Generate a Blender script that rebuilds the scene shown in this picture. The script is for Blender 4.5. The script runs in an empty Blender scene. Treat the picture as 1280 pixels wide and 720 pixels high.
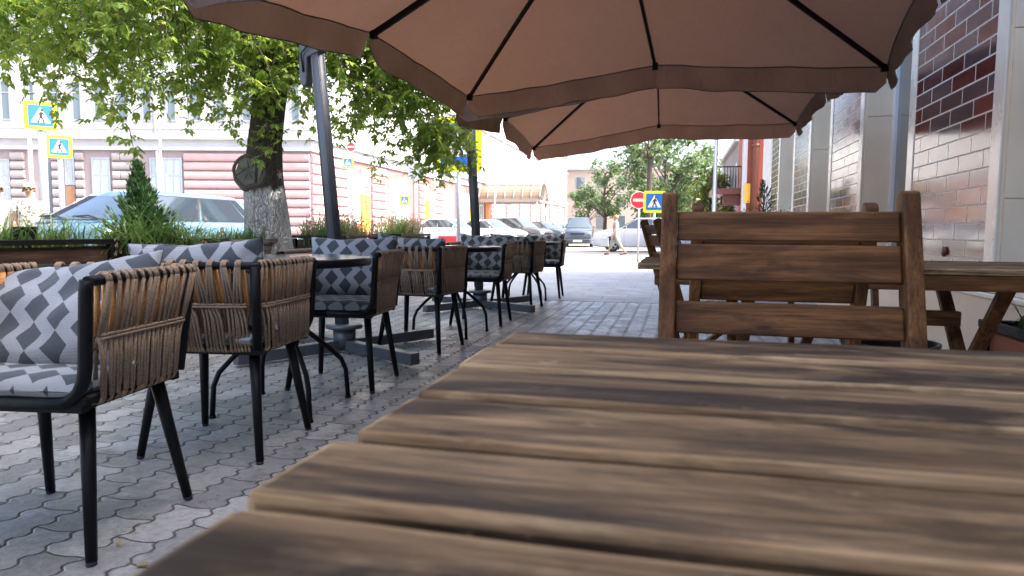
import bpy, bmesh, math, random
from mathutils import Vector, Matrix, noise
rnd = random.Random(7)
R = math.radians
S = bpy.context.scene
COL = S.collection

# ------------------------------------------------------------------ camera, sky, sun, exposure
EYE = Vector((0, 0, 0.875))
cam_d = bpy.data.cameras.new('camera')
cam = bpy.data.objects.new('camera', cam_d); COL.objects.link(cam); S.camera = cam
cam_d.sensor_width = 36; cam_d.lens = 860 / 1280 * 36
cam_d.clip_start = 0.02; cam_d.clip_end = 2000
yaw, pitch, roll = R(13.4), math.atan(72 / 860), R(0.35)
fw = Vector((-math.sin(yaw) * math.cos(pitch), math.cos(yaw) * math.cos(pitch), -math.sin(pitch)))
rt = Vector((math.cos(yaw), math.sin(yaw), 0)); up = rt.cross(fw)
r2 = rt * math.cos(roll) + up * math.sin(roll); u2 = up * math.cos(roll) - rt * math.sin(roll)
m = Matrix((r2, u2, -fw)).transposed().to_4x4(); m.translation = EYE
cam.matrix_world = m
cam_d.dof.use_dof = True; cam_d.dof.focus_distance = 2.9; cam_d.dof.aperture_fstop = 9.0

SUN = Vector((0.64, 0.02, 0.77)).normalized()
w = bpy.data.worlds.new('World'); S.world = w; w.use_nodes = True
nt = w.node_tree; bg = nt.nodes['Background']
sky = nt.nodes.new('ShaderNodeTexSky'); sky.sky_type = 'NISHITA'; sky.sun_disc = False
sky.sun_elevation = math.asin(SUN.z); sky.sun_rotation = math.atan2(SUN.x, SUN.y)
sky.air_density = 0.75; sky.dust_density = 6.0; sky.ozone_density = 0.3
nt.links.new(sky.outputs[0], bg.inputs[0]); bg.inputs[1].default_value = 0.15
sun_d = bpy.data.lights.new('sun', 'SUN'); sun_d.energy = 2.0; sun_d.angle = R(0.5); sun_d.color = (1, 0.95, 0.87)
sun_o = bpy.data.objects.new('sun', sun_d); COL.objects.link(sun_o)
sun_o.rotation_euler = SUN.to_track_quat('Z', 'Y').to_euler(); sun_o.location = (10, 0, 30)
S.view_settings.view_transform = 'Standard'; S.view_settings.look = 'None'
S.view_settings.exposure = 2.75; S.view_settings.gamma = 1; S.view_settings.use_curve_mapping = False
S.render.engine = 'CYCLES'; S.cycles.max_bounces = 10; S.cycles.diffuse_bounces = 5; S.cycles.transparent_max_bounces = 12
S.cycles.use_denoising = True

# ------------------------------------------------------------------ mesh helpers
class MB:
    def __init__(s): s.v = []; s.f = []; s.m = []; s.sm = []
    def add(s, vs, fs, mi=0, smooth=False):
        o = len(s.v); s.v += [tuple(p) for p in vs]
        for f in fs: s.f.append(tuple(i + o for i in f)); s.m.append(mi); s.sm.append(smooth)
    def box(s, a, b, mi=0, M=None):
        x0, y0, z0 = a; x1, y1, z1 = b
        vs = [Vector(p) for p in ((x0, y0, z0), (x1, y0, z0), (x1, y1, z0), (x0, y1, z0), (x0, y0, z1), (x1, y0, z1), (x1, y1, z1), (x0, y1, z1))]
        if M is not None: vs = [M @ p for p in vs]
        fs = [(0, 3, 2, 1), (4, 5, 6, 7), (0, 1, 5, 4), (1, 2, 6, 5), (2, 3, 7, 6), (3, 0, 4, 7)]
        if (x1 - x0) * (y1 - y0) * (z1 - z0) < 0: fs = [tuple(reversed(f)) for f in fs]
        s.add(vs, fs, mi)
    def bar(s, p, q, wx, wy, upv=(0, 0, 1), mi=0):
        p = Vector(p); q = Vector(q); d = q - p; L = d.length; d.normalize()
        u = Vector(upv); sx = d.cross(u)
        if sx.length < 1e-4: sx = d.cross(Vector((0, 1, 0)))
        sx.normalize(); sy = sx.cross(d).normalized()
        M = Matrix((sx, sy, d)).transposed().to_4x4(); M.translation = p
        s.box((-wx / 2, -wy / 2, 0), (wx / 2, wy / 2, L), mi, M)
    def tube(s, pts, r, n=8, mi=0, cap=True, closed=False, smooth=True):
        pts = [Vector(p) for p in pts]; k = len(pts)
        rs = r if isinstance(r, (list, tuple)) else [r] * k
        vs = []; ref = None
        for i, p in enumerate(pts):
            if closed: t = pts[(i + 1) % k] - pts[i - 1]
            else: t = pts[min(i + 1, k - 1)] - pts[max(i - 1, 0)]
            if t.length < 1e-9: t = Vector((0, 0, 1))
            t.normalize()
            if ref is None:
                ref = t.cross(Vector((0, 0, 1)))
                if ref.length < 1e-3: ref = t.cross(Vector((0, 1, 0)))
            ref = ref - t * ref.dot(t)
            if ref.length < 1e-6: ref = t.orthogonal()
            ref.normalize(); b = t.cross(ref)
            for j in range(n):
                a = 2 * math.pi * j / n
                vs.append(p + ref * (rs[i] * math.cos(a)) + b * (rs[i] * math.sin(a)))
        fs = []
        for i in range(k if closed else k - 1):
            for j in range(n):
                a = i * n + j; b_ = i * n + (j + 1) % n; c = ((i + 1) % k) * n + (j + 1) % n; d = ((i + 1) % k) * n + j
                fs.append((a, d, c, b_)[::-1])
        s.add(vs, fs, mi, smooth)
        if cap and not closed:
            o = len(s.v) - k * n
            s.f.append(tuple(o + j for j in range(n))[::-1]); s.m.append(mi); s.sm.append(False)
            s.f.append(tuple(o + (k - 1) * n + j for j in range(n))); s.m.append(mi); s.sm.append(False)
    def lathe(s, prof, c=(0, 0, 0), n=20, mi=0, smooth=True):
        c = Vector(c); vs = []; k = len(prof)
        for r_, z in prof:
            for j in range(n):
                a = 2 * math.pi * j / n; vs.append(c + Vector((r_ * math.cos(a), r_ * math.sin(a), z)))
        fs = [(i * n + j, i * n + (j + 1) % n, (i + 1) * n + (j + 1) % n, (i + 1) * n + j) for i in range(k - 1) for j in range(n)]
        s.add(vs, fs, mi, smooth)
        o = len(s.v) - k * n
        s.f.append(tuple(o + j for j in range(n))[::-1]); s.m.append(mi); s.sm.append(False)
        s.f.append(tuple(o + (k - 1) * n + j for j in range(n))); s.m.append(mi); s.sm.append(False)
    def prism(s, poly, axis, a, b, mi=0, M=None):
        # poly: 2D points; axis 'x': poly=(y,z); 'y': poly=(x,z); 'z': poly=(x,y)
        def P(p, t):
            if axis == 'x': v = Vector((t, p[0], p[1]))
            elif axis == 'y': v = Vector((p[0], t, p[1]))
            else: v = Vector((p[0], p[1], t))
            return M @ v if M is not None else v
        n = len(poly); vs = [P(p, a) for p in poly] + [P(p, b) for p in poly]
        fs = [tuple(range(n))[::-1], tuple(range(n, 2 * n))] + [(i, (i + 1) % n, n + (i + 1) % n, n + i) for i in range(n)]
        s.add(vs, fs, mi)
    def build(s, name, mats, parent=None, bevel=0, seg=1, bevmat=-1, fix=True, harden=False):
        me = bpy.data.meshes.new(name); me.from_pydata(s.v, [], s.f)
        mats = mats if isinstance(mats, (list, tuple)) else [mats]
        for m_ in mats: me.materials.append(m_)
        me.polygons.foreach_set('material_index', s.m); me.polygons.foreach_set('use_smooth', s.sm)
        if bevel or fix:
            bm = bmesh.new(); bm.from_mesh(me)
            if fix: bmesh.ops.recalc_face_normals(bm, faces=bm.faces)
            if bevel:
                es = [e for e in bm.edges if len(e.link_faces) == 2 and e.calc_face_angle(0) > R(35)]
                bmesh.ops.bevel(bm, geom=es, offset=bevel, segments=seg, affect='EDGES', profile=0.6, material=bevmat, clamp_overlap=True)
                if seg > 1:
                    for f in bm.faces: f.smooth = f.smooth or f.calc_area() < bevel * 4
            bm.to_mesh(me); bm.free()
        o = bpy.data.objects.new(name, me); COL.objects.link(o)
        if parent is not None: o.parent = parent
        return o

def tag(o, label=None, cat=None, group=None, kind=None):
    if label: o['label'] = label
    if cat: o['category'] = cat
    if group: o['group'] = group
    if kind: o['kind'] = kind
    return o
def thing(name, label, cat, loc=(0, 0, 0), rz=0, group=None):
    o = bpy.data.objects.new(name, None); COL.objects.link(o); o.empty_display_size = 0.1
    o.location = loc; o.rotation_euler = (0, 0, rz)
    return tag(o, label, cat, group)
KIDS = {}
def copy_tree(o, parent=None):
    c = o.copy(); COL.objects.link(c); c.parent = parent
    for ch in [x for x in bpy.data.objects if x.parent == o]: copy_tree(ch, c)
    return c
def clone(root, loc, rz, label, group=None):
    c = copy_tree(root); c.location = loc; c.rotation_euler = (0, 0, rz); c['label'] = label
    if group: c['group'] = group
    return c
def smoothstep(a, b, x):
    t = max(0, min(1, (x - a) / (b - a))); return t * t * (3 - 2 * t)

# ------------------------------------------------------------------ materials
class NT:
    def __init__(s, name):
        s.m = bpy.data.materials.new(name); s.m.use_nodes = True; s.t = s.m.node_tree
        s.b = s.t.nodes['Principled BSDF']; s.out = s.t.nodes['Material Output']
    def n(s, typ, **kw):
        x = s.t.nodes.new(typ)
        for k, v in kw.items(): setattr(x, k, v)
        return x
    def l(s, a, b): s.t.links.new(a, b)
    def val(s, sock, v):
        if hasattr(v, 'is_output') or isinstance(v, bpy.types.NodeSocket): s.l(v, sock)
        else: sock.default_value = v
    def math(s, op, a, b=0.0, c=None):
        x = s.n('ShaderNodeMath', operation=op); s.val(x.inputs[0], a); s.val(x.inputs[1], b)
        if c is not None: s.val(x.inputs[2], c)
        return x.outputs[0]
    def mix(s, f, a, b, mode='MIX'):
        x = s.n('ShaderNodeMix', data_type='RGBA', blend_type=mode); s.val(x.inputs[0], f)
        s.val(x.inputs[6], (*a, 1) if isinstance(a, tuple) and len(a) == 3 else a)
        s.val(x.inputs[7], (*b, 1) if isinstance(b, tuple) and len(b) == 3 else b)
        return x.outputs[2]
    def noise(s, vec, scale, detail=4, rough=0.55, dist=0.0):
        x = s.n('ShaderNodeTexNoise'); x.inputs['Scale'].default_value = scale; x.inputs['Detail'].default_value = detail
        x.inputs['Roughness'].default_value = rough; x.inputs['Distortion'].default_value = dist
        if vec is not None: s.l(vec, x.inputs['Vector'])
        return x.outputs['Fac']
    def ramp(s, fac, stops):
        x = s.n('ShaderNodeValToRGB'); e = x.color_ramp.elements
        while len(e) < len(stops): e.new(0.5)
        for i, (p, c) in enumerate(stops): e[i].position = p; e[i].color = (*c, 1) if len(c) == 3 else c
        s.l(fac, x.inputs[0]); return x.outputs[0]
    def rng(s, fac, a, b, c, d):
        x = s.n('ShaderNodeMapRange'); s.l(fac, x.inputs[0])
        for i, v in enumerate((a, b, c, d)): x.inputs[i + 1].default_value = v
        return x.outputs[0]
    def obj(s, scale=(1, 1, 1), rand=False, coord='Object'):
        tc = s.n('ShaderNodeTexCoord'); mp = s.n('ShaderNodeMapping'); s.l(tc.outputs[coord], mp.inputs[0]); mp.inputs['Scale'].default_value = scale
        if rand:
            oi = s.n('ShaderNodeObjectInfo'); k = s.n('ShaderNodeVectorMath', operation='SCALE'); k.inputs[0].default_value = (13.1, 7.7, 9.3)
            s.l(oi.outputs['Random'], k.inputs['Scale']); s.l(k.outputs[0], mp.inputs['Location'])
        return mp.outputs[0]
    def bump(s, h, strength=0.3, dist=0.01):
        x = s.n('ShaderNodeBump'); x.inputs['Strength'].default_value = strength; x.inputs['Distance'].default_value = dist
        s.l(h, x.inputs['Height']); s.l(x.outputs[0], s.b.inputs['Normal'])
    def col(s, v): s.val(s.b.inputs['Base Color'], (*v, 1) if isinstance(v, tuple) else v)
    def set(s, **kw):
        for k, v in kw.items(): s.val(s.b.inputs[k.replace('_', ' ')], v)
        return s

def plain(name, c, rough=0.6, metal=0.0, var=0.15, scale=20, bump=0.1, spec=0.5):
    t = NT(name); v = t.obj(rand=True); n = t.noise(v, scale, 5)
    a = tuple(x * (1 - var) for x in c); b = tuple(min(1, x * (1 + var)) for x in c)
    t.col(t.ramp(n, [(0.3, a), (0.7, b)])); t.set(Roughness=t.rng(n, 0.3, 0.7, max(0, rough - 0.08), min(1, rough + 0.08)), Metallic=metal)
    t.b.inputs['Specular IOR Level'].default_value = spec
    if bump: t.bump(t.noise(v, scale * 3, 4), bump, 0.01)
    return t.m

def wood(name, axis='X', light=(0.30, 0.19, 0.115), mid=(0.17, 0.098, 0.055), dark=(0.035, 0.02, 0.013), rough=0.5, stain=0.55, k=1.0, scuff=0.0, blotch=0.6):
    t = NT(name); ax = {'X': 0, 'Y': 1, 'Z': 2}[axis]
    def S(a, c):
        v = [c * k] * 3; v[ax] = a * k; return t.obj(tuple(v), rand=True)
    broad = t.noise(S(2.4, 15), 1.0, 5, 0.6, 1.2)          # cathedral figure
    g = t.noise(S(3.5, 60), 1.0, 8, 0.68, 0.5)             # grain
    fine = t.noise(S(9.0, 260), 1.0, 4, 0.65)              # pores
    st = t.noise(S(3.4, 13), 1.0, 7, 0.68, 0.8)            # weathering stains
    blot = t.noise(S(7.0, 16), 1.0, 6, 0.7)
    c = t.ramp(broad, [(0.28, tuple(x * 0.72 for x in mid)), (0.46, mid), (0.60, light), (0.78, mid)])
    c = t.mix(t.rng(g, 0.36, 0.58, 0.75, 0.0), c, tuple(x * 0.42 for x in mid))
    c = t.mix(t.rng(fine, 0.34, 0.5, 0.6, 0.0), c, dark)
    c = t.mix(t.rng(st, stain + 0.03, stain + 0.17, 0.0, 0.9), c, dark)
    c = t.mix(t.rng(blot, 0.58, 0.7, 0.0, blotch), c, tuple(x * 0.5 for x in mid))
    if scuff: c = t.mix(t.rng(t.noise(S(14, 30), 1.0, 6, 0.72), 0.64, 0.74, 0.0, scuff), c, tuple(min(1, x * 1.5 + 0.05) for x in light))
    t.col(c); t.set(Roughness=t.rng(g, 0.3, 0.7, rough + 0.14, rough - 0.1))
    t.bump(t.math('ADD', g, t.math('MULTIPLY', fine, 0.5)), 0.5, 0.003); t.b.inputs['Specular IOR Level'].default_value = 0.14
    return t.m

M = {}
TL = dict(light=(0.32, 0.198, 0.10), mid=(0.165, 0.096, 0.044), dark=(0.017, 0.0095, 0.005), rough=0.54, stain=0.43)
M['table_wood'] = wood('weathered_table_wood', 'X', scuff=0.7, **TL)
M['edge_wood'] = wood('worn_edge_wood', 'X', light=(0.50, 0.335, 0.18), mid=(0.31, 0.185, 0.09), dark=(0.05, 0.027, 0.013), rough=0.7, stain=0.5)
CW = dict(light=(0.18, 0.078, 0.026), mid=(0.10, 0.040, 0.0125), dark=(0.014, 0.007, 0.004), rough=0.45, stain=0.52, blotch=0.25)
M['chair_wood'] = wood('chair_wood', 'X', **CW); M['chair_wood_z'] = wood('chair_wood_upright', 'Z', **CW)
M['chair_wood_y'] = wood('chair_wood_deep', 'Y', **CW)
M['planter_wood'] = wood('planter_wood', 'Y', light=(0.075, 0.045, 0.033), mid=(0.045, 0.026, 0.02), dark=(0.016, 0.01, 0.009), rough=0.55)
M['grey_wood'] = wood('grey_planter_wood', 'Y', light=(0.2, 0.17, 0.155), mid=(0.12, 0.1, 0.09), dark=(0.05, 0.04, 0.036), rough=0.7)
M['black'] = plain('black_powder_coat', (0.005, 0.005, 0.006), 0.45, 0, 0.2, 60, 0.05, 0.18)
M['pole'] = plain('dark_grey_aluminium', (0.10, 0.11, 0.125), 0.4, 0.4, 0.12, 8, 0.03)
M['black_plastic'] = plain('black_plastic', (0.015, 0.015, 0.017), 0.45)
M['rubber'] = plain('rubber', (0.02, 0.02, 0.021), 0.8)
M['white_stone'] = plain('white_stone_panel', (0.68, 0.635, 0.555), 0.24, 0, 0.05, 3, 0.0)
M['beige_stone'] = plain('beige_stone_panel', (0.72, 0.61, 0.465), 0.5, 0, 0.07, 2.5, 0.03)
M['stucco'] = plain('rough_white_stucco', (0.62, 0.59, 0.56), 0.9, 0, 0.08, 5, 0.5)
M['white_metal'] = plain('white_window_frame', (0.75, 0.76, 0.77), 0.3, 0, 0.03, 4, 0.0)
M['galv'] = plain('galvanised_steel', (0.38, 0.40, 0.42), 0.45, 0.6, 0.12, 12, 0.05)
M['white_paint'] = plain('white_paint', (0.75, 0.75, 0.73), 0.45, 0, 0.05, 6, 0.02)
M['red_paint'] = plain('red_paint', (0.55, 0.03, 0.045), 0.45, 0, 0.1, 6, 0.03)

def glass_mat(name, c=(0.03, 0.045, 0.06), rough=0.03):
    t = NT(name); v = t.obj((1.0, 1.0, 1.0)); n = t.noise(v, 1.2, 2)
    t.col(c); t.set(Roughness=rough); t.b.inputs['Specular IOR Level'].default_value = 0.9
    t.b.inputs['Coat Weight'].default_value = 0.6; t.b.inputs['Coat Roughness'].default_value = 0.02
    t.bump(n, 0.04, 0.05); return t.m
M['glass'] = glass_mat('window_glass', (0.10, 0.13, 0.15)); M['car_glass'] = glass_mat('car_glass', (0.035, 0.05, 0.06))
M['pale_glass'] = glass_mat('pale_window_glass', (0.30, 0.36, 0.38), 0.08)

def paver_mat():
    t = NT('wavy_pavers'); tc = t.n('ShaderNodeTexCoord'); sp = t.n('ShaderNodeSeparateXYZ'); t.l(tc.outputs['Object'], sp.inputs[0])
    wob = t.noise(tc.outputs['Object'], 7, 2)
    x = t.math('ADD', sp.outputs[0], t.rng(wob, 0, 1, -0.008, 0.008)); y = t.math('ADD', sp.outputs[1], t.rng(wob, 0, 1, 0.006, -0.006))
    def zig(v, period, amp):
        p = t.math('PINGPONG', t.math('DIVIDE', v, period), 0.5)
        q = t.n('ShaderNodeMapRange', interpolation_type='SMOOTHSTEP'); t.l(p, q.inputs[0])
        for i, k in enumerate((0.08, 0.42, -amp, amp)): q.inputs[i + 1].default_value = k
        return q.outputs[0]
    u = t.math('DIVIDE', t.math('ADD', x, zig(y, 0.0807, 0.0105)), 0.138)
    ui = t.math('FLOOR', u); uf = t.math('SUBTRACT', u, ui)
    sh = t.math('MULTIPLY', t.math('MODULO', ui, 2.0), 0.5)
    vv = t.math('ADD', t.math('DIVIDE', t.math('ADD', y, zig(x, 0.138, 0.004)), 0.242), sh)
    vi = t.math('FLOOR', vv); vf = t.math('SUBTRACT', vv, vi)
    du = t.math('MULTIPLY', t.math('MINIMUM', uf, t.math('SUBTRACT', 1.0, uf)), 0.138)
    dv = t.math('MULTIPLY', t.math('MINIMUM', vf, t.math('SUBTRACT', 1.0, vf)), 0.242)
    d = t.math('ADD', t.math('MINIMUM', du, t.math('MULTIPLY', dv, 1.7)), t.rng(t.noise(tc.outputs['Object'], 90, 3), 0, 1, -0.0022, 0.0022))
    cb = t.n('ShaderNodeCombineXYZ'); t.l(ui, cb.inputs[0]); t.l(vi, cb.inputs[1])
    wn = t.n('ShaderNodeTexWhiteNoise', noise_dimensions='2D'); t.l(cb.outputs[0], wn.inputs['Vector'])
    rv = wn.outputs['Value']
    pit = t.noise(tc.outputs['Object'], 38, 6, 0.7); big = t.noise(tc.outputs['Object'], 1.7, 5, 0.6); worn = t.noise(tc.outputs['Object'], 6, 6, 0.7)
    base = t.ramp(rv, [(0.0, (0.25, 0.249, 0.247)), (0.5, (0.34, 0.34, 0.336)), (0.8, (0.41, 0.408, 0.40)), (1.0, (0.52, 0.515, 0.50))])
    base = t.mix(t.rng(pit, 0.35, 0.7, 0.55, 0.0), base, (0.08, 0.078, 0.08))
    base = t.mix(t.rng(big, 0.42, 0.66, 0.0, 0.45), base, (0.13, 0.127, 0.125))
    base = t.mix(t.rng(worn, 0.54, 0.66, 0.0, 0.65), base, (0.40, 0.385, 0.36))
    base = t.mix(t.rng(t.noise(tc.outputs['Object'], 3.1, 6, 0.7), 0.55, 0.68, 0.0, 0.7), base, (0.12, 0.112, 0.10))
    jt = t.rng(d, 0.0022, 0.0056, 1.0, 0.0)
    dirt = t.rng(worn, 0.42, 0.62, 0.0, 0.7)
    base = t.mix(jt, base, t.mix(dirt, (0.026, 0.025, 0.024), (0.16, 0.145, 0.125)))
    t.col(base)
    rg = t.math('ADD', t.rng(worn, 0.35, 0.65, 0.24, 0.6), t.math('MULTIPLY', jt, 0.3)); t.set(Roughness=rg)
    edge = t.rng(d, 0.0, 0.009, 0.0, 1.0)
    tilt = t.math('MULTIPLY', t.math('SUBTRACT', rv, 0.5), t.math('ADD', uf, vf))
    h = t.math('ADD', t.math('ADD', t.math('MULTIPLY', edge, 1.3), t.math('MULTIPLY', pit, 0.5)), t.math('ADD', t.math('MULTIPLY', tilt, 0.5), t.math('MULTIPLY', worn, 0.5)))
    t.bump(h, 0.85, 0.008)
    return t.m
M['pavers'] = paver_mat()

def slab_mat():
    t = NT('concrete_slabs'); v = t.obj(); br = t.n('ShaderNodeTexBrick'); t.l(v, br.inputs['Vector'])
    br.inputs['Scale'].default_value = 1.0; br.inputs['Brick Width'].default_value = 0.62; br.inputs['Row Height'].default_value = 0.40
    br.inputs['Mortar Size'].default_value = 0.006; br.inputs['Mortar Smooth'].default_value = 0.2; br.inputs['Bias'].default_value = 0
    br.inputs['Color1'].default_value = (0.25, 0.262, 0.272, 1); br.inputs['Color2'].default_value = (0.31, 0.316, 0.32, 1); br.inputs['Mortar'].default_value = (0.13, 0.13, 0.13, 1)
    n = t.noise(v, 3, 6, 0.65); n2 = t.noise(v, 50, 4)
    c = t.mix(t.rng(n, 0.35, 0.7, 0.0, 0.5), br.outputs['Color'], (0.22, 0.215, 0.21)); t.col(c)
    t.set(Roughness=t.rng(n, 0.3, 0.7, 0.45, 0.7)); t.bump(t.math('ADD', t.math('SUBTRACT', 1.0, br.outputs['Fac']), t.math('MULTIPLY', n2, 0.25)), 0.4, 0.006)
    return t.m
M['slabs'] = slab_mat()

def asphalt_mat():
    t = NT('sun_bleached_asphalt'); v = t.obj(); n = t.noise(v, 0.35, 6, 0.6); n2 = t.noise(v, 120, 3)
    vp = t.obj((0.12, 0.9, 1)); patch = t.noise(vp, 0.9, 6, 0.6)
    c = t.ramp(n, [(0.3, (0.17, 0.163, 0.152)), (0.7, (0.25, 0.24, 0.22))])
    c = t.mix(t.rng(patch, 0.55, 0.66, 0, 0.75), c, (0.13, 0.10, 0.055))
    t.col(t.mix(t.rng(n2, 0.4, 0.6, 0.25, 0), c, (0.08, 0.08, 0.08))); t.set(Roughness=0.85); t.bump(n2, 0.3, 0.01); return t.m
M['asphalt'] = asphalt_mat()

def tile_mat():
    t = NT('glazed_facade_tiles'); tc = t.n('ShaderNodeTexCoord'); sp = t.n('ShaderNodeSeparateXYZ'); t.l(tc.outputs['Object'], sp.inputs[0])
    cb = t.n('ShaderNodeCombineXYZ'); t.l(sp.outputs[1], cb.inputs[0]); t.l(sp.outputs[2], cb.inputs[1])
    br = t.n('ShaderNodeTexBrick'); t.l(cb.outputs[0], br.inputs['Vector']); br.inputs['Scale'].default_value = 1
    br.inputs['Brick Width'].default_value = 0.36; br.inputs['Row Height'].default_value = 0.104; br.inputs['Mortar Size'].default_value = 0.0055
    br.inputs['Mortar Smooth'].default_value = 0.1; br.inputs['Bias'].default_value = 0
    br.inputs['Color1'].default_value = (0, 0, 0, 1); br.inputs['Color2'].default_value = (1, 1, 1, 1); br.inputs['Mortar'].default_value = (0.5, 0.5, 0.5, 1)
    sx = t.n('ShaderNodeSeparateColor'); t.l(br.outputs['Color'], sx.inputs[0])
    c = t.ramp(sx.outputs[0], [(0.0, (0.13, 0.016, 0.015)), (0.22, (0.075, 0.011, 0.014)), (0.42, (0.15, 0.03, 0.027)), (0.52, (0.07, 0.036, 0.042)), (0.75, (0.09, 0.068, 0.076)), (1.0, (0.075, 0.048, 0.057))])
    n = t.noise(tc.outputs['Object'], 5, 5); c = t.mix(t.rng(n, 0.3, 0.7, 0.3, 0), c, (0.03, 0.012, 0.013))
    c = t.mix(br.outputs['Fac'], c, (0.55, 0.49, 0.44)); t.col(c)
    t.set(Roughness=t.math('ADD', t.rng(n, 0.3, 0.7, 0.085, 0.14), t.math('MULTIPLY', br.outputs['Fac'], 0.5)))
    t.b.inputs['Specular IOR Level'].default_value = 0.5
    hb = t.math('ADD', t.math('SUBTRACT', 1.0, br.outputs['Fac']), t.math('MULTIPLY', sx.outputs[0], 0.15)); t.bump(hb, 0.5, 0.004)
    return t.m
M['tiles'] = tile_mat()

def cloth_mat(name, u, v, tilt=0.0):
    # dark lozenges stacked tip to tip between pale ribbed zigzag bands
    t = NT(name); tc = t.n('ShaderNodeTexCoord'); sp = t.n('ShaderNodeSeparateXYZ'); t.l(tc.outputs['Object'], sp.inputs[0])
    oi = t.n('ShaderNodeObjectInfo')
    U = t.math('ADD', t.math('DIVIDE', sp.outputs[u], 0.088), t.math('MULTIPLY', oi.outputs['Random'], 3.0))
    V = t.math('ADD', t.math('DIVIDE', sp.outputs[v], 0.092), t.math('MULTIPLY', oi.outputs['Random'], 5.0))
    U = t.math('ADD', U, 40.0); V = t.math('ADD', V, 40.0)
    if tilt: U2 = t.math('ADD', U, t.math('MULTIPLY', V, tilt)); V = t.math('SUBTRACT', V, t.math('MULTIPLY', U, tilt)); U = t.math('ADD', U2, 60.0); V = t.math('ADD', V, 60.0)
    ui = t.math('FLOOR', U); uf = t.math('ABSOLUTE', t.math('SUBTRACT', t.math('SUBTRACT', U, ui), 0.5))
    vf = t.math('FRACT', t.math('ADD', V, t.math('MULTIPLY', t.math('MODULO', ui, 2.0), 0.5)))
    hw = t.math('MULTIPLY', t.math('SUBTRACT', 1.0, t.math('ABSOLUTE', t.math('SUBTRACT', t.math('MULTIPLY', vf, 2.0), 1.0))), 0.46)
    dia = t.rng(t.math('SUBTRACT', hw, uf), -0.012, 0.012, 0.0, 1.0)
    rib = t.math('SINE', t.math('MULTIPLY', V, 85.0))
    pale = t.mix(t.rng(rib, -1, 1, 0, 0.5), (0.30, 0.32, 0.335), (0.205, 0.222, 0.235))
    n = t.noise(tc.outputs['Object'], 260, 2)
    c = t.mix(dia, pale, (0.033, 0.043, 0.054)); c = t.mix(t.rng(n, 0.35, 0.65, 0.18, 0), c, (0.1, 0.1, 0.1)); t.col(c)
    t.set(Roughness=0.88); t.b.inputs['Sheen Weight'].default_value = 0.25
    t.bump(t.math('ADD', n, t.math('MULTIPLY', t.noise(tc.outputs['Object'], 9, 4), 4.0)), 0.3, 0.004); return t.m
M['pillow_cloth'] = cloth_mat('lozenge_cloth', 0, 2); M['pad_cloth'] = cloth_mat('lozenge_seat_cloth', 1, 0)

def rope_mat(name, a, b):
    t = NT(name); v = t.obj((1, 1, 1)); n = t.noise(v, 160, 3); k = t.noise(v, 9, 3)
    c = t.ramp(n, [(0.3, a), (0.7, b)]); t.col(t.mix(t.rng(k, 0.4, 0.7, 0, 0.4), c, tuple(x * 0.6 for x in a))); t.set(Roughness=0.85); t.bump(n, 0.6, 0.003); return t.m
M['rope'] = rope_mat('taupe_rope', (0.20, 0.14, 0.094), (0.40, 0.29, 0.195)); M['rope_in'] = rope_mat('tan_rope', (0.58, 0.25, 0.08), (0.80, 0.41, 0.15))

def canopy_mat(name, c, tr):
    t = NT(name); v = t.obj(); n = t.noise(v, 2.2, 5, 0.6); f = t.noise(v, 400, 2)
    col = t.ramp(n, [(0.3, tuple(x * 0.82 for x in c)), (0.7, tuple(x * 1.12 for x in c))]); wr = t.noise(t.obj((1, 1, 0.4)), 7, 5, 0.6, 1.5); st = t.noise(v, 0.9, 6, 0.7); t.col(t.mix(t.rng(st, 0.52, 0.68, 0, 0.4), col, tuple(x * 0.55 for x in c))); t.set(Roughness=0.9); t.bump(t.math('ADD', t.math('MULTIPLY', f, 0.3), t.math('MULTIPLY', wr, 5.0)), 0.8, 0.016)
    tl = t.n('ShaderNodeBsdfTranslucent'); t.val(tl.inputs[0], (*tr, 1)); ms = t.n('ShaderNodeMixShader'); ms.inputs[0].default_value = 0.45
    t.l(t.b.outputs[0], ms.inputs[1]); t.l(tl.outputs[0], ms.inputs[2]); t.l(ms.outputs[0], t.out.inputs[0]); return t.m
M['canopy'] = canopy_mat('brown_awning_cloth', (0.128, 0.091, 0.071), (0.225, 0.112, 0.068))

def leaf_mat(name, cols, tr=0.45, rough=0.5):
    t = NT(name); g = t.n('ShaderNodeNewGeometry'); r_ = g.outputs['Random Per Island']
    n = len(cols); c = t.ramp(r_, [(i / (n - 1), k) for i, k in enumerate(cols)]); t.col(c); t.set(Roughness=rough)
    tl = t.n('ShaderNodeBsdfTranslucent'); hs = t.n('ShaderNodeHueSaturation'); hs.inputs['Value'].default_value = 2.0; hs.inputs['Hue'].default_value = 0.485; t.l(c, hs.inputs['Color']); t.l(hs.outputs[0], tl.inputs[0])
    ms = t.n('ShaderNodeMixShader'); ms.inputs[0].default_value = tr; t.l(t.b.outputs[0], ms.inputs[1]); t.l(tl.outputs[0], ms.inputs[2]); t.l(ms.outputs[0], t.out.inputs[0]); return t.m
M['leaf'] = leaf_mat('maple_leaves', [(0.085, 0.155, 0.03), (0.13, 0.215, 0.035), (0.17, 0.25, 0.04), (0.10, 0.185, 0.032), (0.23, 0.27, 0.055), (0.09, 0.175, 0.035)], 0.62)
M['leaf_far'] = leaf_mat('far_leaves', [(0.05, 0.10, 0.035), (0.08, 0.13, 0.05), (0.04, 0.085, 0.035), (0.10, 0.13, 0.06)], 0.4)
M['leaf_yellow'] = leaf_mat('yellow_green_leaves', [(0.12, 0.16, 0.03), (0.16, 0.17, 0.035), (0.09, 0.14, 0.03)], 0.4)
M['grass'] = leaf_mat('grass_blades', [(0.05, 0.11, 0.02), (0.08, 0.15, 0.03), (0.035, 0.085, 0.02), (0.12, 0.16, 0.045)], 0.4)
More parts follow.
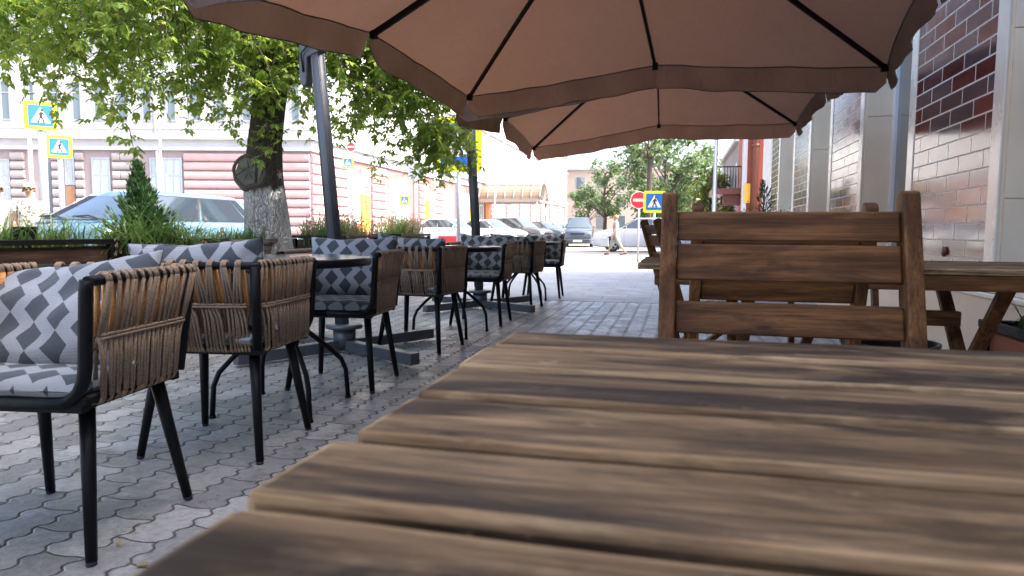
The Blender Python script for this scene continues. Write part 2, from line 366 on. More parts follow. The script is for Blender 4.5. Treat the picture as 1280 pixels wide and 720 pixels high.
M['dry_grass'] = leaf_mat('dry_seed_heads', [(0.25, 0.16, 0.09), (0.2, 0.13, 0.09), (0.3, 0.2, 0.13)], 0.3, 0.8)
M['thuja'] = leaf_mat('thuja_sprays', [(0.022, 0.06, 0.018), (0.04, 0.09, 0.025), (0.03, 0.07, 0.02)], 0.25)
M['soil'] = plain('soil', (0.05, 0.038, 0.028), 0.95, 0, 0.3, 30, 0.5)

def bark_mat():
    t = NT('bark_with_whitewash'); tc = t.n('ShaderNodeTexCoord'); sp = t.n('ShaderNodeSeparateXYZ'); t.l(tc.outputs['Object'], sp.inputs[0])
    v = t.obj((9, 9, 2.2)); n = t.noise(v, 2.0, 8, 0.7, 0.8); vo = t.n('ShaderNodeTexVoronoi', feature='DISTANCE_TO_EDGE'); t.l(t.obj((16, 16, 3.2)), vo.inputs['Vector'])
    cr = t.rng(vo.outputs['Distance'], 0.0, 0.25, 0.0, 1.0)
    dk = t.ramp(n, [(0.3, (0.022, 0.017, 0.014)), (0.7, (0.11, 0.088, 0.07))])
    wh = t.ramp(n, [(0.34, (0.26, 0.26, 0.255)), (0.5, (0.58, 0.585, 0.58)), (0.8, (0.74, 0.74, 0.72))])
    wh = t.mix(t.rng(cr, 0.0, 0.55, 0.7, 0.0), wh, (0.12, 0.115, 0.11))
    lim = t.math('ADD', 1.27, t.rng(t.noise(t.obj((5, 5, 1)), 2, 3), 0, 1, -0.12, 0.12))
    f = t.rng(t.math('SUBTRACT', sp.outputs[2], lim), -0.02, 0.02, 0.0, 1.0)
    t.col(t.mix(f, wh, dk)); t.set(Roughness=0.92); t.bump(t.math('ADD', n, cr), 0.9, 0.03); return t.m
M['bark'] = bark_mat()
M['bark_far'] = plain('far_bark', (0.07, 0.055, 0.045), 0.9, 0, 0.3, 12, 0.5)

def wall_mat(name, c, s=1.5, var=0.1):
    t = NT(name); v = t.obj(); n = t.noise(v, s, 6, 0.65); k = t.noise(v, 30, 4)
    t.col(t.ramp(n, [(0.25, tuple(x * (1 - var) for x in c)), (0.75, tuple(min(0.9, x * (1 + var)) for x in c))])); t.set(Roughness=0.85); t.bump(k, 0.35, 0.02); return t.m
M['pink'] = wall_mat('pink_render', (0.27, 0.095, 0.095)); M['pale_pink'] = wall_mat('pale_pink_rustication', (0.36, 0.245, 0.25))
M['greypink'] = wall_mat('grey_pink_render', (0.26, 0.212, 0.222)); M['greystone'] = wall_mat('grey_rustication', (0.27, 0.245, 0.25))
M['white_wall'] = wall_mat('white_plaster', (0.48, 0.485, 0.50), 0.8, 0.05); M['trim'] = wall_mat('pale_trim', (0.42, 0.43, 0.45), 1, 0.06)
M['red_wall'] = wall_mat('red_render', (0.30, 0.07, 0.045)); M['cream'] = wall_mat('cream_render', (0.46, 0.37, 0.31)); M['peach'] = wall_mat('peach_render', (0.66, 0.45, 0.33))
M['ochre'] = plain('ochre_panel', (0.62, 0.33, 0.05), 0.5, 0, 0.08); M['board'] = plain('old_board', (0.24, 0.13, 0.07), 0.7, 0, 0.2); M['orange'] = plain('orange_wood', (0.52, 0.20, 0.05), 0.5, 0, 0.15)
M['brown_pipe'] = plain('brown_pipe', (0.13, 0.035, 0.024), 0.4); M['roof'] = plain('roof_metal', (0.30, 0.28, 0.26), 0.5, 0.3)
M['kerb'] = wall_mat('kerb_stone', (0.33, 0.32, 0.31), 3); M['skin'] = plain('skin', (0.36, 0.20, 0.14), 0.55, 0, 0.06, 30, 0.02)
M['sign_yellow'] = plain('fluorescent_yellow', (0.52, 0.56, 0.012), 0.5, 0, 0.03, 4, 0); M['sign_blue'] = plain('sign_blue', (0.008, 0.11, 0.38), 0.5, 0, 0.03, 4, 0)
M['sign_white'] = plain('sign_white', (0.66, 0.66, 0.66), 0.5, 0, 0.02, 4, 0); M['sign_black'] = plain('sign_black', (0.01, 0.01, 0.01), 0.5, 0, 0.02, 4, 0)
M['sign_red'] = plain('sign_red', (0.6, 0.02, 0.03), 0.4, 0, 0.03, 4, 0); M['sign_back'] = M['galv']

# ------------------------------------------------------------------ ground
def sheet(name, x0, y0, x1, y1, z, mat, nx=1, ny=1, th=0.0):
    b = MB()
    b.add([(x0, y0, z), (x1, y0, z), (x1, y1, z), (x0, y1, z)], [(0, 1, 2, 3)])
    return tag(b.build(name, mat, fix=False), kind='structure')
sheet('ground', -900, -300, 900, 1500, -0.07, M['asphalt'])
def slab(name, x0, y0, x1, y1, z1, mat):
    b = MB(); b.box((x0, y0, -0.2), (x1, y1, z1)); return tag(b.build(name, mat), kind='structure')
slab('terrace_paving', -4.9, -12, 1.75, 8.5, 0.0, M['pavers'])
slab('pavement', -4.9, 8.5, 1.75, 16.2, 0.003, M['slabs'])
b = MB(); b.box((-5.06, -12, -0.2), (-4.903, 16.2, 0.01)); b.box((-5.06, 16.203, -0.2), (1.9, 16.36, 0.01)); tag(b.build('kerb', M['kerb'], bevel=0.012), kind='structure')
slab('far_pavement', -16.98, 29.0, -13.9, 110, 0.0, M['slabs'])
# strip of pavement in front of the corner building's other face, along its slanted line
FS = Vector((-0.973, -0.232, 0)).normalized(); FN = Vector((0.232, -0.973, 0)).normalized(); P0 = Vector((-17, 29.9, 0))
b = MB(); vs = []
for z in (-0.2, 0.004):
    for s_, n_ in ((-3.2, 0.02), (30, 0.02), (30, 3.0), (-3.2, 3.0)): p = P0 + FS * s_ + FN * n_; vs.append((p.x, p.y, z))
b.add(vs, [(0, 1, 2, 3), (4, 7, 6, 5), (0, 4, 5, 1), (1, 5, 6, 2), (2, 6, 7, 3), (3, 7, 4, 0)]); tag(b.build('corner_pavement', M['slabs']), kind='structure')

# ------------------------------------------------------------------ cafe building on the right
cafe = thing('cafe_building', 'cafe building with glossy dark red tile piers framed in white stone along the terrace', 'building')
XW, XR = 1.70, 1.93
piers = [(-1.2, 0.35), (1.55, 3.05), (4.28, 5.85), (7.2, 8.68), (9.88, 11.25), (12.7, 13.9)]
b = MB(); b.box((2.1, -12, -0.1), (9, 15.4, 7.6)); b.box((1.72, -12, 3.3), (2.1, 15.4, 7.6)); b.build('wall', M['stucco'], cafe)
b = MB(); b.box((1.72, 13.9, 0.0), (2.1, 15.4, 3.297)); b.build('end_wall', M['stucco'], cafe)
b = MB(); b.box((1.70, -12, 7.603), (9.1, 15.45, 7.75)); b.build('roof', M['roof'], cafe)
b = MB(); b.box((XW - 0.02, -12, 0.0), (XR, 13.9, 0.515)); b.build('plinth', M['beige_stone'], cafe, bevel=0.004)
b = MB(); b.box((XW - 0.035, -12, 0.518), (XR, 13.9, 0.545)); b.build('plinth_ledge', M['white_stone'], cafe, bevel=0.004)
for y0, y1 in piers:
    b = MB()
    b.box((XW + 0.004, y0, 0.548), (2.1, y1, 3.297))
    p = b.build('pier', M['beige_stone'], cafe)
    # white stone strips either side, joints in the stone on the near flank
    b = MB(); b.box((XW - 0.012, y0 - 0.006, 0.548), (XW + 0.003, y0 + 0.125, 3.297)); b.box((XW - 0.012, y1 - 0.13, 0.548), (XW + 0.003, y1 + 0.006, 3.297))
    b.build('edge_trim', M['white_stone'], p, bevel=0.004)
    b = MB(); b.box((XW + 0.02, y0 - 0.014, 0.548), (XR + 0.1, y0 - 0.002, 1.06)); b.box((XW + 0.02, y0 - 0.014, 1.066), (XR + 0.1, y0 - 0.002, 1.96)); b.box((XW + 0.02, y0 - 0.014, 1.966), (XR + 0.1, y0 - 0.002, 3.297))
    b.build('flank_panel', M['beige_stone'], p)
    b = MB(); b.box((XW - 0.006, y0 + 0.125, 0.548), (XW + 0.003, y1 - 0.13, 3.297)); b.build('tile_panel', M['tiles'], p)
# the dark knot of a socket on the nearest visible tile panel
b = MB(); b.lathe([(0.032, 0), (0.034, 0.01), (0.02, 0.02), (0.008, 0.022)], n=14); o = b.build('wall_socket', M['brown_pipe']); o.location = (XW - 0.006, 4.99, 0.755); o.rotation_euler = (0, -R(90), 0)
tag(o, 'small round rust brown fitting on the tiled pier above the long wooden table', 'fitting')
for (a0, a1), (c0, c1) in zip(piers[:-1], piers[1:]):
    y0, y1 = a1 + 0.006, c0 - 0.014
    b = MB(); b.box((XR, y0, 0.548), (XR + 0.06, y0 + 0.07, 3.297)); b.box((XR, y1 - 0.07, 0.548), (XR + 0.06, y1, 3.297)); ym = (y0 + y1) / 2
    b.box((XR, ym - 0.04, 0.62), (XR + 0.06, ym + 0.04, 3.22)); b.box((XR, y0 + 0.07, 0.548), (XR + 0.06, y1 - 0.07, 0.62)); b.box((XR, y0 + 0.07, 3.22), (XR + 0.06, y1 - 0.07, 3.297))
    wd = b.build('window', M['white_metal'], cafe, bevel=0.004)
    b = MB(); b.box((XR + 0.03, y0 + 0.05, 0.6), (XR + 0.04, y1 - 0.05, 3.25)); b.build('pane', M['glass'], wd)
    b = MB(); b.box((XW + 0.02, y0, 0.548), (XR - 0.003, y1, 0.575)); b.build('sill', M['white_stone'], wd)

# ------------------------------------------------------------------ wooden furniture
def wooden_chair():
    t = thing('wooden_chair', 'x', 'chair', group='brown wooden slatted chairs')
    sp = 0.204
    for s_ in (-1, 1):
        b = MB(); top = Vector((s_ * sp, -0.25, 0.935)); bot = Vector((s_ * sp, 0.03, 0.0)); d = (bot - top)
        n = d.cross(Vector((1, 0, 0))).normalized()
        prof = []
        for k in range(7):
            a = math.pi * k / 6; prof.append((top + n * (0.024 * math.cos(a)) - d.normalized() * (0.012 * math.sin(a))))
        poly = prof + [bot - n * 0.024, bot + n * 0.024]
        b.prism([(p.y, p.z) for p in poly], 'x', s_ * sp - 0.0145, s_ * sp + 0.0145); b.build('back_post', M['chair_wood_z'], t, bevel=0.004, seg=2)
    def along(z): return -0.25 + (0.935 - z) / 0.935 * 0.28
    for z0, z1 in ((0.858, 0.912), (0.786, 0.852), (0.692, 0.748)):
        b = MB(); th = 0.009
        b.prism([(along(z0) - th, z0), (along(z0) + th, z0), (along(z1) + th, z1), (along(z1) - th, z1)], 'x', -sp + 0.0147, sp - 0.0147)
        b.build('back_slat', M['chair_wood'], t, bevel=0.004, seg=2)
    for k in range(6):
        y = -0.13 + k * 0.07; b = MB(); b.box((-sp - 0.012 if k > 2 else -sp + 0.016, y, 0.43), (sp + 0.012 if k > 2 else sp - 0.016, y + 0.058, 0.448)); b.build('seat_slat', M['chair_wood'], t, bevel=0.004)
    for s_ in (-1, 1):
        b = MB(); b.bar((s_ * (sp - 0.032), 0.27, 0.41), (s_ * (sp - 0.032), -0.26, 0.0), 0.028, 0.045, (1, 0, 0)); b.build('leg', M['chair_wood_z'], t, bevel=0.004)
        b = MB(); b.box((s_ * (sp - 0.03) - 0.012, -0.13, 0.395), (s_ * (sp - 0.03) + 0.012, 0.28, 0.428)); b.build('seat_rail', M['chair_wood_y'], t, bevel=0.003)
    b = MB(); b.box((-sp + 0.02, -0.225, 0.02 + 0.08), (sp - 0.02, -0.205, 0.14)); b.build('stretcher', M['chair_wood'], t, bevel=0.003)
    return t
c1 = wooden_chair(); c1.location = (0.19, 1.10, 0); c1.rotation_euler = (0, 0, R(180))
c1['label'] = 'large brown wooden slat-back chair facing us across the nearest tabletop'
c2 = clone(c1, (0.255, 2.10, 0), 0, 'wooden slat-back chair standing back to back right behind the nearest wooden chair')
c3 = clone(c1, (0.09, 4.2, 0), R(-77), 'turned wooden slat-back chair at the street end of the long wooden table')
c4 = clone(c1, (0.80, 3.75, 0), R(180), 'wooden slat-back chair on the far side of the long table, mostly hidden')

def plank_table(name, label, x0, x1, edges, ztop, th, edge_w=0.0):
    t = thing(name, label, 'table', (0, 0, 0))
    cx, cy = (x0 + x1) / 2, (edges[0] + edges[-1]) / 2; t.location = (cx, cy, 0)
    for y0, y1 in zip(edges[:-1], edges[1:]):
        b = MB(); j = rnd.uniform(-0.006, 0.006)
        # divide lengthwise so that the worn edge can waver
        n = 28; vs = []; g = 0.0078
        for i in range(n + 1):
            x = x0 + j + (x1 - x0) * i / n - cx
            for (yy, zz, sgn) in ((y0 + g, ztop - th, 1), (y1 - g, ztop - th, -1), (y1 - g, ztop, -1), (y0 + g, ztop, 1)):
                wv = noise.noise(Vector((x * 9, yy * 31 + zz * 40, 3.3))) * 0.0022
                vs.append((x, yy + wv - cy, zz + (noise.noise(Vector((x * 5, yy * 17, 1.1))) * 0.0012 if zz == ztop else 0)))
        fs = [(0, 1, 2, 3), tuple(4 * n + k for k in (3, 2, 1, 0))]
        for i in range(n):
            o = 4 * i
            for k in range(4): fs.append((o + k, o + 4 + k, o + 4 + (k + 1) % 4, o + (k + 1) % 4))
        b.add(vs, fs)
        b.build('plank', [M['table_wood'], M['edge_wood']], t, bevel=0.0055, seg=2, bevmat=1)
    return t, cx, cy
t1, cx, cy = plank_table('wooden_table', 'weathered brown plank tabletop filling the lower right of the photo', -0.185, 0.72, [-0.02, 0.055, 0.158, 0.262, 0.362, 0.468, 0.578, 0.685, 0.80], 0.755, 0.022)
b = MB(); b.box((-0.41, -0.36, 0.66), (-0.385, 0.36, 0.731)); b.box((0.385, -0.36, 0.66), (0.41, 0.36, 0.731)); b.box((-0.384, -0.36, 0.66), (0.384, -0.336, 0.731)); b.box((-0.384, 0.336, 0.66), (0.384, 0.36, 0.731)); b.build('apron', M['chair_wood'], t1, bevel=0.003)
for sx in (-1, 1):
    for sy in (-1, 1):
        b = MB(); b.box((sx * 0.36 - 0.024, sy * 0.31 - 0.024, 0), (sx * 0.36 + 0.024, sy * 0.31 + 0.024, 0.731)); b.build('leg', M['chair_wood_z'], t1, bevel=0.004)
ys = [2.70 + 0.103 * k for k in range(8)]
t2, cx, cy = plank_table('wooden_table', 'long brown wooden plank table with crossed legs standing beside the tiled wall', -0.14, 1.54, ys, 0.752, 0.024)
b = MB(); b.box((-0.78, -0.34, 0.67), (0.78, -0.315, 0.727)); b.box((-0.78, 0.315, 0.66), (0.78, 0.34, 0.727)); b.box((-0.78, -0.31, 0.665), (-0.755, 0.31, 0.727)); b.box((0.755, -0.31, 0.665), (0.78, 0.31, 0.727)); b.build('apron', M['chair_wood'], t2, bevel=0.003)
for sx in (-0.45, 0.42):
    for k, s_ in ((0, 1), (1, -1)):
        b = MB(); xx = sx + (0.03 if k else 0); b.bar((xx, s_ * 0.30, 0.70), (xx, -s_ * 0.31, 0.0), 0.03, 0.05, (1, 0, 0)); b.build('leg', M['chair_wood_z'], t2, bevel=0.004)
b = MB(); b.box((-0.434, -0.02, 0.505), (0.404, 0.02, 0.565)); b.build('stretcher', M['chair_wood'], t2, bevel=0.004)

# ------------------------------------------------------------------ wicker terrace chairs
def wicker_chair():
    t = thing('wicker_chair', 'x', 'chair', group='black framed rope wicker chairs along the terrace')
    HW, YF, YB = 0.262, 0.235, -0.235; ZT, ZB = 0.742, 0.448; r = 0.0135
    # perimeter path from the right front round the back to the left front, at rail height k (0 bottom .. 1 top)
    def path(k):
        lean = 0.075 * k; hw = HW - 0.022 + 0.03 * k; pts = []
        pts.append((hw, YF)); yb = YB + 0.05 - lean
        for i in range(1, 6): pts.append((hw, YF + (yb + 0.05 - YF) * i / 5))
        for i in range(1, 4):
            a = i / 4 * math.pi / 2; pts.append((hw - 0.05 * (1 - math.cos(a)), yb + 0.05 - 0.05 * math.sin(a)))
        for i in range(0, 9): x = (hw - 0.05) * (1 - i / 4); pts.append((x, yb - 0.02 * (1 - (x / (hw - 0.05)) ** 2)))
        q = [(-x, y) for x, y in pts[:9]][::-1]
        return pts + q
    def zt(u): return ZT + 0.0 * u
    PT, PB = path(1), path(0)
    def length(P): return [0] + [sum(math.hypot(P[i + 1][0] - P[i][0], P[i + 1][1] - P[i][1]) for i in range(j)) for j in range(1, len(P))]
    LT, LB = length(PT), length(PB)
    def at(P, L, u):
        d = u * L[-1]
        for i in range(len(P) - 1):
            if d <= L[i + 1] + 1e-9:
                f = (d - L[i]) / max(1e-9, L[i + 1] - L[i]); x = P[i][0] + (P[i + 1][0] - P[i][0]) * f; y = P[i][1] + (P[i + 1][1] - P[i][1]) * f
                tx, ty = P[i + 1][0] - P[i][0], P[i + 1][1] - P[i][1]; l = math.hypot(tx, ty) or 1
                return Vector((x, y, 0)), Vector((ty / l, -tx / l, 0)) * -1
        return Vector((*P[-1], 0)), Vector((-1, 0, 0))
    b = MB()
    # frame: front upright curving out of the seat rail, up into the top rail, round the back and down again
    top = [(x, y, ZT) for x, y in PT]
    b.tube(top, r, 8)
    for s_ in (1, -1):
        up_ = [(s_ * (HW + 0.008), YF, ZT + 0.003)] + [(s_ * (HW + 0.005 - 0.012 * (1 - k / 4)), YF, 0.52 + (ZT - 0.02 - 0.52) * k / 4) for k in range(4, -1, -1)]
        cv = [(s_ * (HW - 0.008 - 0.075 * (1 - math.cos(a))), YF, 0.52 - 0.09 * math.sin(a)) for a in (0.35, 0.7, 1.05, 1.3, math.pi / 2)]
        b.tube(up_ + cv + [(0, YF, 0.43)], 0.017, 8)
        # rear corner post
        xr = s_ * (HW - 0.018); b.tube([(s_ * (HW - 0.03), YB + 0.03, 0.43), (s_ * (HW - 0.008), YB - 0.02 - 0.0, ZT)], 0.0175, 8)
    b.tube([(x, y, ZB - 0.012) for x, y in PB], 0.013, 8)
    b.box((-0.24, YB + 0.04, 0.405), (0.24, YB + 0.07, 0.43)); b.box((-0.24, YF - 0.03, 0.405), (0.24, YF, 0.43)); b.box((-0.24, YB + 0.07, 0.41), (-0.215, YF - 0.03, 0.43)); b.box((0.215, YB + 0.07, 0.41), (0.24, YF - 0.03, 0.43))
    b.box((-0.215, YB + 0.07, 0.418), (0.215, YF - 0.03, 0.424))
    b.build('frame', M['black'], t)
    for sx in (1, -1):
        for sy in (1, -1):
            b = MB(); b.tube([(sx * 0.19, sy * 0.15, 0.42), (sx * 0.238, sy * 0.222, 0.012)], [0.021, 0.0145], 10)
            lg = b.build('leg', M['black'], t)
            b = MB(); b.lathe([(0.012, 0.0), (0.014, 0.004), (0.013, 0.0115)], (sx * 0.2385, sy * 0.223, 0), 10); b.build('foot_cap', M['rubber'], lg)
    # woven rope: groups of three strands that fan out below the rail, pinched by a band half way down
    ropes = MB(); tot = LT[-1]
    cornerL = LT[5] / tot + 0.03; segs = [(0.03, cornerL - 0.006, 13, 1), (cornerL + 0.02, 1 - cornerL - 0.02, 9, 0), (1 - cornerL + 0.006, 0.97, 13, -1)]
    zm = ZB + (ZT - ZB) * 0.50
    for a0, a1, ng, kind in segs:
        gs = (a1 - a0) / ng
        for g in range(ng):
            uc = a0 + (g + 0.5) * gs
            for j in ((-1, 0, 1) if kind == 0 else (-0.9, 0.9)):
                for side in (1, -1):
                    low_only = kind and side == 1 and j > 0 and g % 3
                    sl = (0.55 if (g % 2 == 0) else -0.55) * gs * side * (0.5 if kind else 1)
                    ut = uc + j * 0.0042; um = uc + j * gs * (0.31 if kind == 0 else 0.40 * side) + sl * 0.45; ub = uc + j * gs * (0.30 if kind == 0 else 0.16) - gs * 0.3 * side + sl * 0.1
                    um = min(max(um, a0), a1); ub = min(max(ub, a0 - 0.004), a1 + 0.004)
                    off = side * 0.0175
                    pt, nt_ = at(PT, LT, ut); pb, nb = at(PB, LB, ub); pmT, nm = at(PT, LT, um); pmB, _ = at(PB, LB, um); pm = (pmT + pmB) / 2
                    O = lambda p, n_, z, o: Vector((p.x + n_.x * o, p.y + n_.y * o, z))
                    wob = rnd.uniform(-0.0015, 0.0015)
                    pts = [O(pb, nb, ZB - 0.014, off * 0.95), O(pm * 0.4 + pb * 0.6, nb, zm - 0.05, off + wob), O(pm, nm, zm, off * 0.55), O(pm * 0.5 + pt * 0.5, nm, (zm + ZT) / 2, off * 0.85 + wob), O(pt, nt_, ZT - 0.004, off), O(pt, nt_, ZT + 0.0115, off * 0.72), O(pt, nt_, ZT + 0.0185, 0)]
                    ropes.tube(pts[:3], 0.0054, 5, 0)
                    if low_only: continue
                    ropes.tube(pts[2:5], 0.0054 if side == 1 else 0.0068, 5, 0 if side == 1 else 1); ropes.tube(pts[4:], 0.0052, 5, 0)
                    pb2 = [O(pb, nb, ZB - 0.014, off * 0.95), O(pb, nb, ZB - 0.027, off * 0.6), O(pb, nb, ZB - 0.031, 0)]
                    ropes.tube(pb2, 0.0049, 5, 0)
        for dz, off in ((0.004, 0.012), (-0.005, 0.013), (0.0, -0.012)):
            pts = []
            for i in range(15):
                u = a0 + (a1 - a0) * i / 14; p, n_ = at(PT, LT, u); p2, _ = at(PB, LB, u); q = (p + p2) / 2; pts.append((q.x + n_.x * off, q.y + n_.y * off, zm + dz))
            ropes.tube(pts, 0.005, 5, 0)
    ropes.build('rope_weave', [M['rope'], M['rope_in']], t, fix=False)
    # seat pad
    b = MB(); n = 14; vs = []; fs = []
    def pad(x, y, s_):
        e = 1 - max(abs(x), abs(y)) ** 8; rx = 0.238; ry = 0.232
        k = max(0.0, (1 - abs(x) ** 6)) ** 0.5 * max(0.0, (1 - abs(y) ** 6)) ** 0.5
        return (x * rx, y * ry + 0.015, 0.462 + s_ * 0.036 * k + 0.004 * noise.noise(Vector((x * 2, y * 2, s_))))
    for s_ in (1, -1):
        o = len(vs)
        for i in range(n + 1):
            for j in range(n + 1):
                f = lambda q: math.sin((q / n - 0.5) * math.pi); vs.append(pad(f(i), f(j), s_))
        for i in range(n):
            for j in range(n): q = (o + i * (n + 1) + j, o + (i + 1) * (n + 1) + j, o + (i + 1) * (n + 1) + j + 1, o + i * (n + 1) + j + 1); fs.append(q if s_ == 1 else q[::-1])
    b.add(vs, fs, 0, True); b.build('seat_pad', M['pad_cloth'], t)
    return t
def pillow(loc, rot, label, w=0.27, h=0.205, th=0.075, seed=0):
    b = MB(); n = 22; vs = []; fs = []
    for s_ in (1, -1):
        o = len(vs)
        for i in range(n + 1):
            for j in range(n + 1):
                x = math.sin((i / n - 0.5) * math.pi); y = math.sin((j / n - 0.5) * math.pi)
                k = (max(0, 1 - abs(x) ** 2.6) * max(0, 1 - abs(y) ** 2.6)) ** 0.5
                pin = 1 - 0.07 * (1 - abs(y) ** 2) * abs(x) ** 4; pin2 = 1 - 0.09 * (1 - abs(x) ** 2) * abs(y) ** 4
                wr = noise.noise(Vector((x * 2.2 + seed, y * 2.2, seed * 3.1 + s_))) * 0.022 + abs(noise.noise(Vector((x * 5 + seed, y * 4, seed)))) * 0.020 * (abs(x) ** 2 + abs(y) ** 2)
                vs.append((x * w * pin, s_ * (th * k + 0.003) + wr * (0.35 + k), y * h * pin2 + noise.noise(Vector((x * 3, seed, 2))) * 0.012 * abs(y)))
        for i in range(n):
            for j in range(n): q = (o + i * (n + 1) + j, o + (i + 1) * (n + 1) + j, o + (i + 1) * (n + 1) + j + 1, o + i * (n + 1) + j + 1); fs.append(q if s_ == -1 else q[::-1])
    b.add(vs, fs, 0, True); o = b.build('pillow', M['pillow_cloth'], bevel=0)
    bm = bmesh.new(); bm.from_mesh(o.data); bmesh.ops.remove_doubles(bm, verts=bm.verts, dist=0.0005); bm.to_mesh(o.data); bm.free()
    o.location = loc; o.rotation_euler = rot
    return tag(o, label, 'pillow', 'grey lozenge patterned back pillows')
wk = wicker_chair()
spots = [  # x, y, heading (deg, 0 faces away down the street)
    (-1.70, 1.61, 188, 'nearest rope wicker chair, cut by the left edge of the photo', 'crumpled grey lozenge pillow on the nearest wicker chair'),
    (-1.73, 2.41, 7, 'rope wicker chair turning its back to us at the nearest round table', 'grey lozenge pillow showing over the back of the second wicker chair'),
    (-1.80, 3.55, 186, 'rope wicker chair facing us across the nearest round table', 'upright grey lozenge pillow on the chair beside the near parasol post'),
    (-1.80, 4.77, -4, 'rope wicker chair with its back to us at the middle round table', 'grey lozenge pillow over the back of the chair at the middle table'),
    (-1.76, 6.24, 182, 'rope wicker chair facing us at the middle round table by the far parasol post', 'grey lozenge pillow on the chair facing us at the middle round table'),
    (-1.72, 7.55, -4, 'rope wicker chair with its back to us just past the far parasol post', 'grey lozenge pillow over the back of the last chair facing the street'),
    (-1.67, 8.90, 184, 'farthest rope wicker chair at the street end of the row', 'grey lozenge pillow on the farthest wicker chair in the row')]
for i, (x, y, a, lab, plab) in enumerate(spots):
    x -= 0.025
    if i == 0: c = wk; c.location = (x, y, 0); c.rotation_euler = (0, 0, R(a)); c['label'] = lab
    else: c = clone(wk, (x, y, 0), R(a), lab)
    Mz = Matrix.Rotation(R(a), 4, 'Z'); off = Mz @ Vector((0.0 if i else 0.03, -0.155 if i else -0.06, 0.0))
    e = Matrix.Rotation(R(a), 3, 'Z') @ Matrix.Rotation(R([9, -3, 1, 4, -2, 3, 1][i]), 3, 'Y') @ Matrix.Rotation(R([36, 13, 12, 13, 13, 12, 13][i]), 3, 'X')
    pillow((x + off.x, y + off.y, 0.65 if i else 0.605), e.to_euler(), plab, seed=i * 1.7 + 0.4, w=0.265 if i else 0.28, h=0.185 if i else 0.195)

# ------------------------------------------------------------------ round tables
def table_mat():
    t = NT('speckled_laminate'); v = t.obj(); n = t.noise(v, 45, 4); t.col(t.ramp(n, [(0.3, (0.10, 0.098, 0.095)), (0.7, (0.19, 0.185, 0.175))])); t.set(Roughness=0.16); return t.m
M['laminate'] = table_mat()
def round_table():
    t = thing('round_table', 'x', 'table', group='round black edged terrace tables')
    b = MB(); b.lathe([(0.40, 0.70), (0.425, 0.703), (0.43, 0.712), (0.43, 0.728), (0.425, 0.736)], n=48); tp = b.build('tabletop', M['black'], t)
    b = MB(); b.lathe([(0.424, 0.7365), (0.422, 0.741)], n=48, smooth=False); b.build('surface', M['laminate'], tp)
    b = MB(); b.tube([(0, 0, 0.42), (0, 0, 0.70)], 0.03, 14); b.lathe([(0.15, 0.69), (0.15, 0.70)], n=20); b.build('column', M['black'], t)
    for k in range(4):
        a = R(45 + 90 * k); cx_, sx_ = math.cos(a), math.sin(a)
        pts = [(cx_ * q, sx_ * q, z) for q, z in ((0.02, 0.62), (0.05, 0.46), (0.12, 0.37), (0.24, 0.27), (0.30, 0.21), (0.325, 0.15), (0.335, 0.01))]
        b = MB(); b.tube(pts, 0.0125, 8); b.lathe([(0.016, 0), (0.016, 0.012)], (cx_ * 0.335, sx_ * 0.335, 0), 10); b.build('leg', M['black'], t)
    return t
rt0 = round_table(); rt0.location = (-1.86, 2.98, 0); rt0.rotation_euler = (0, 0, R(6)); rt0['label'] = 'nearest round terrace table between two wicker chairs by the near parasol'
clone(rt0, (-1.84, 5.50, 0), R(-5), 'middle round terrace table between the two parasol posts')
clone(rt0, (-1.80, 8.22, 0), R(4), 'farthest round terrace table at the street end of the row')
clone(rt0, (-1.80, 0.80, 0), R(4), 'round terrace table hidden beyond the left edge in front of the nearest chair')

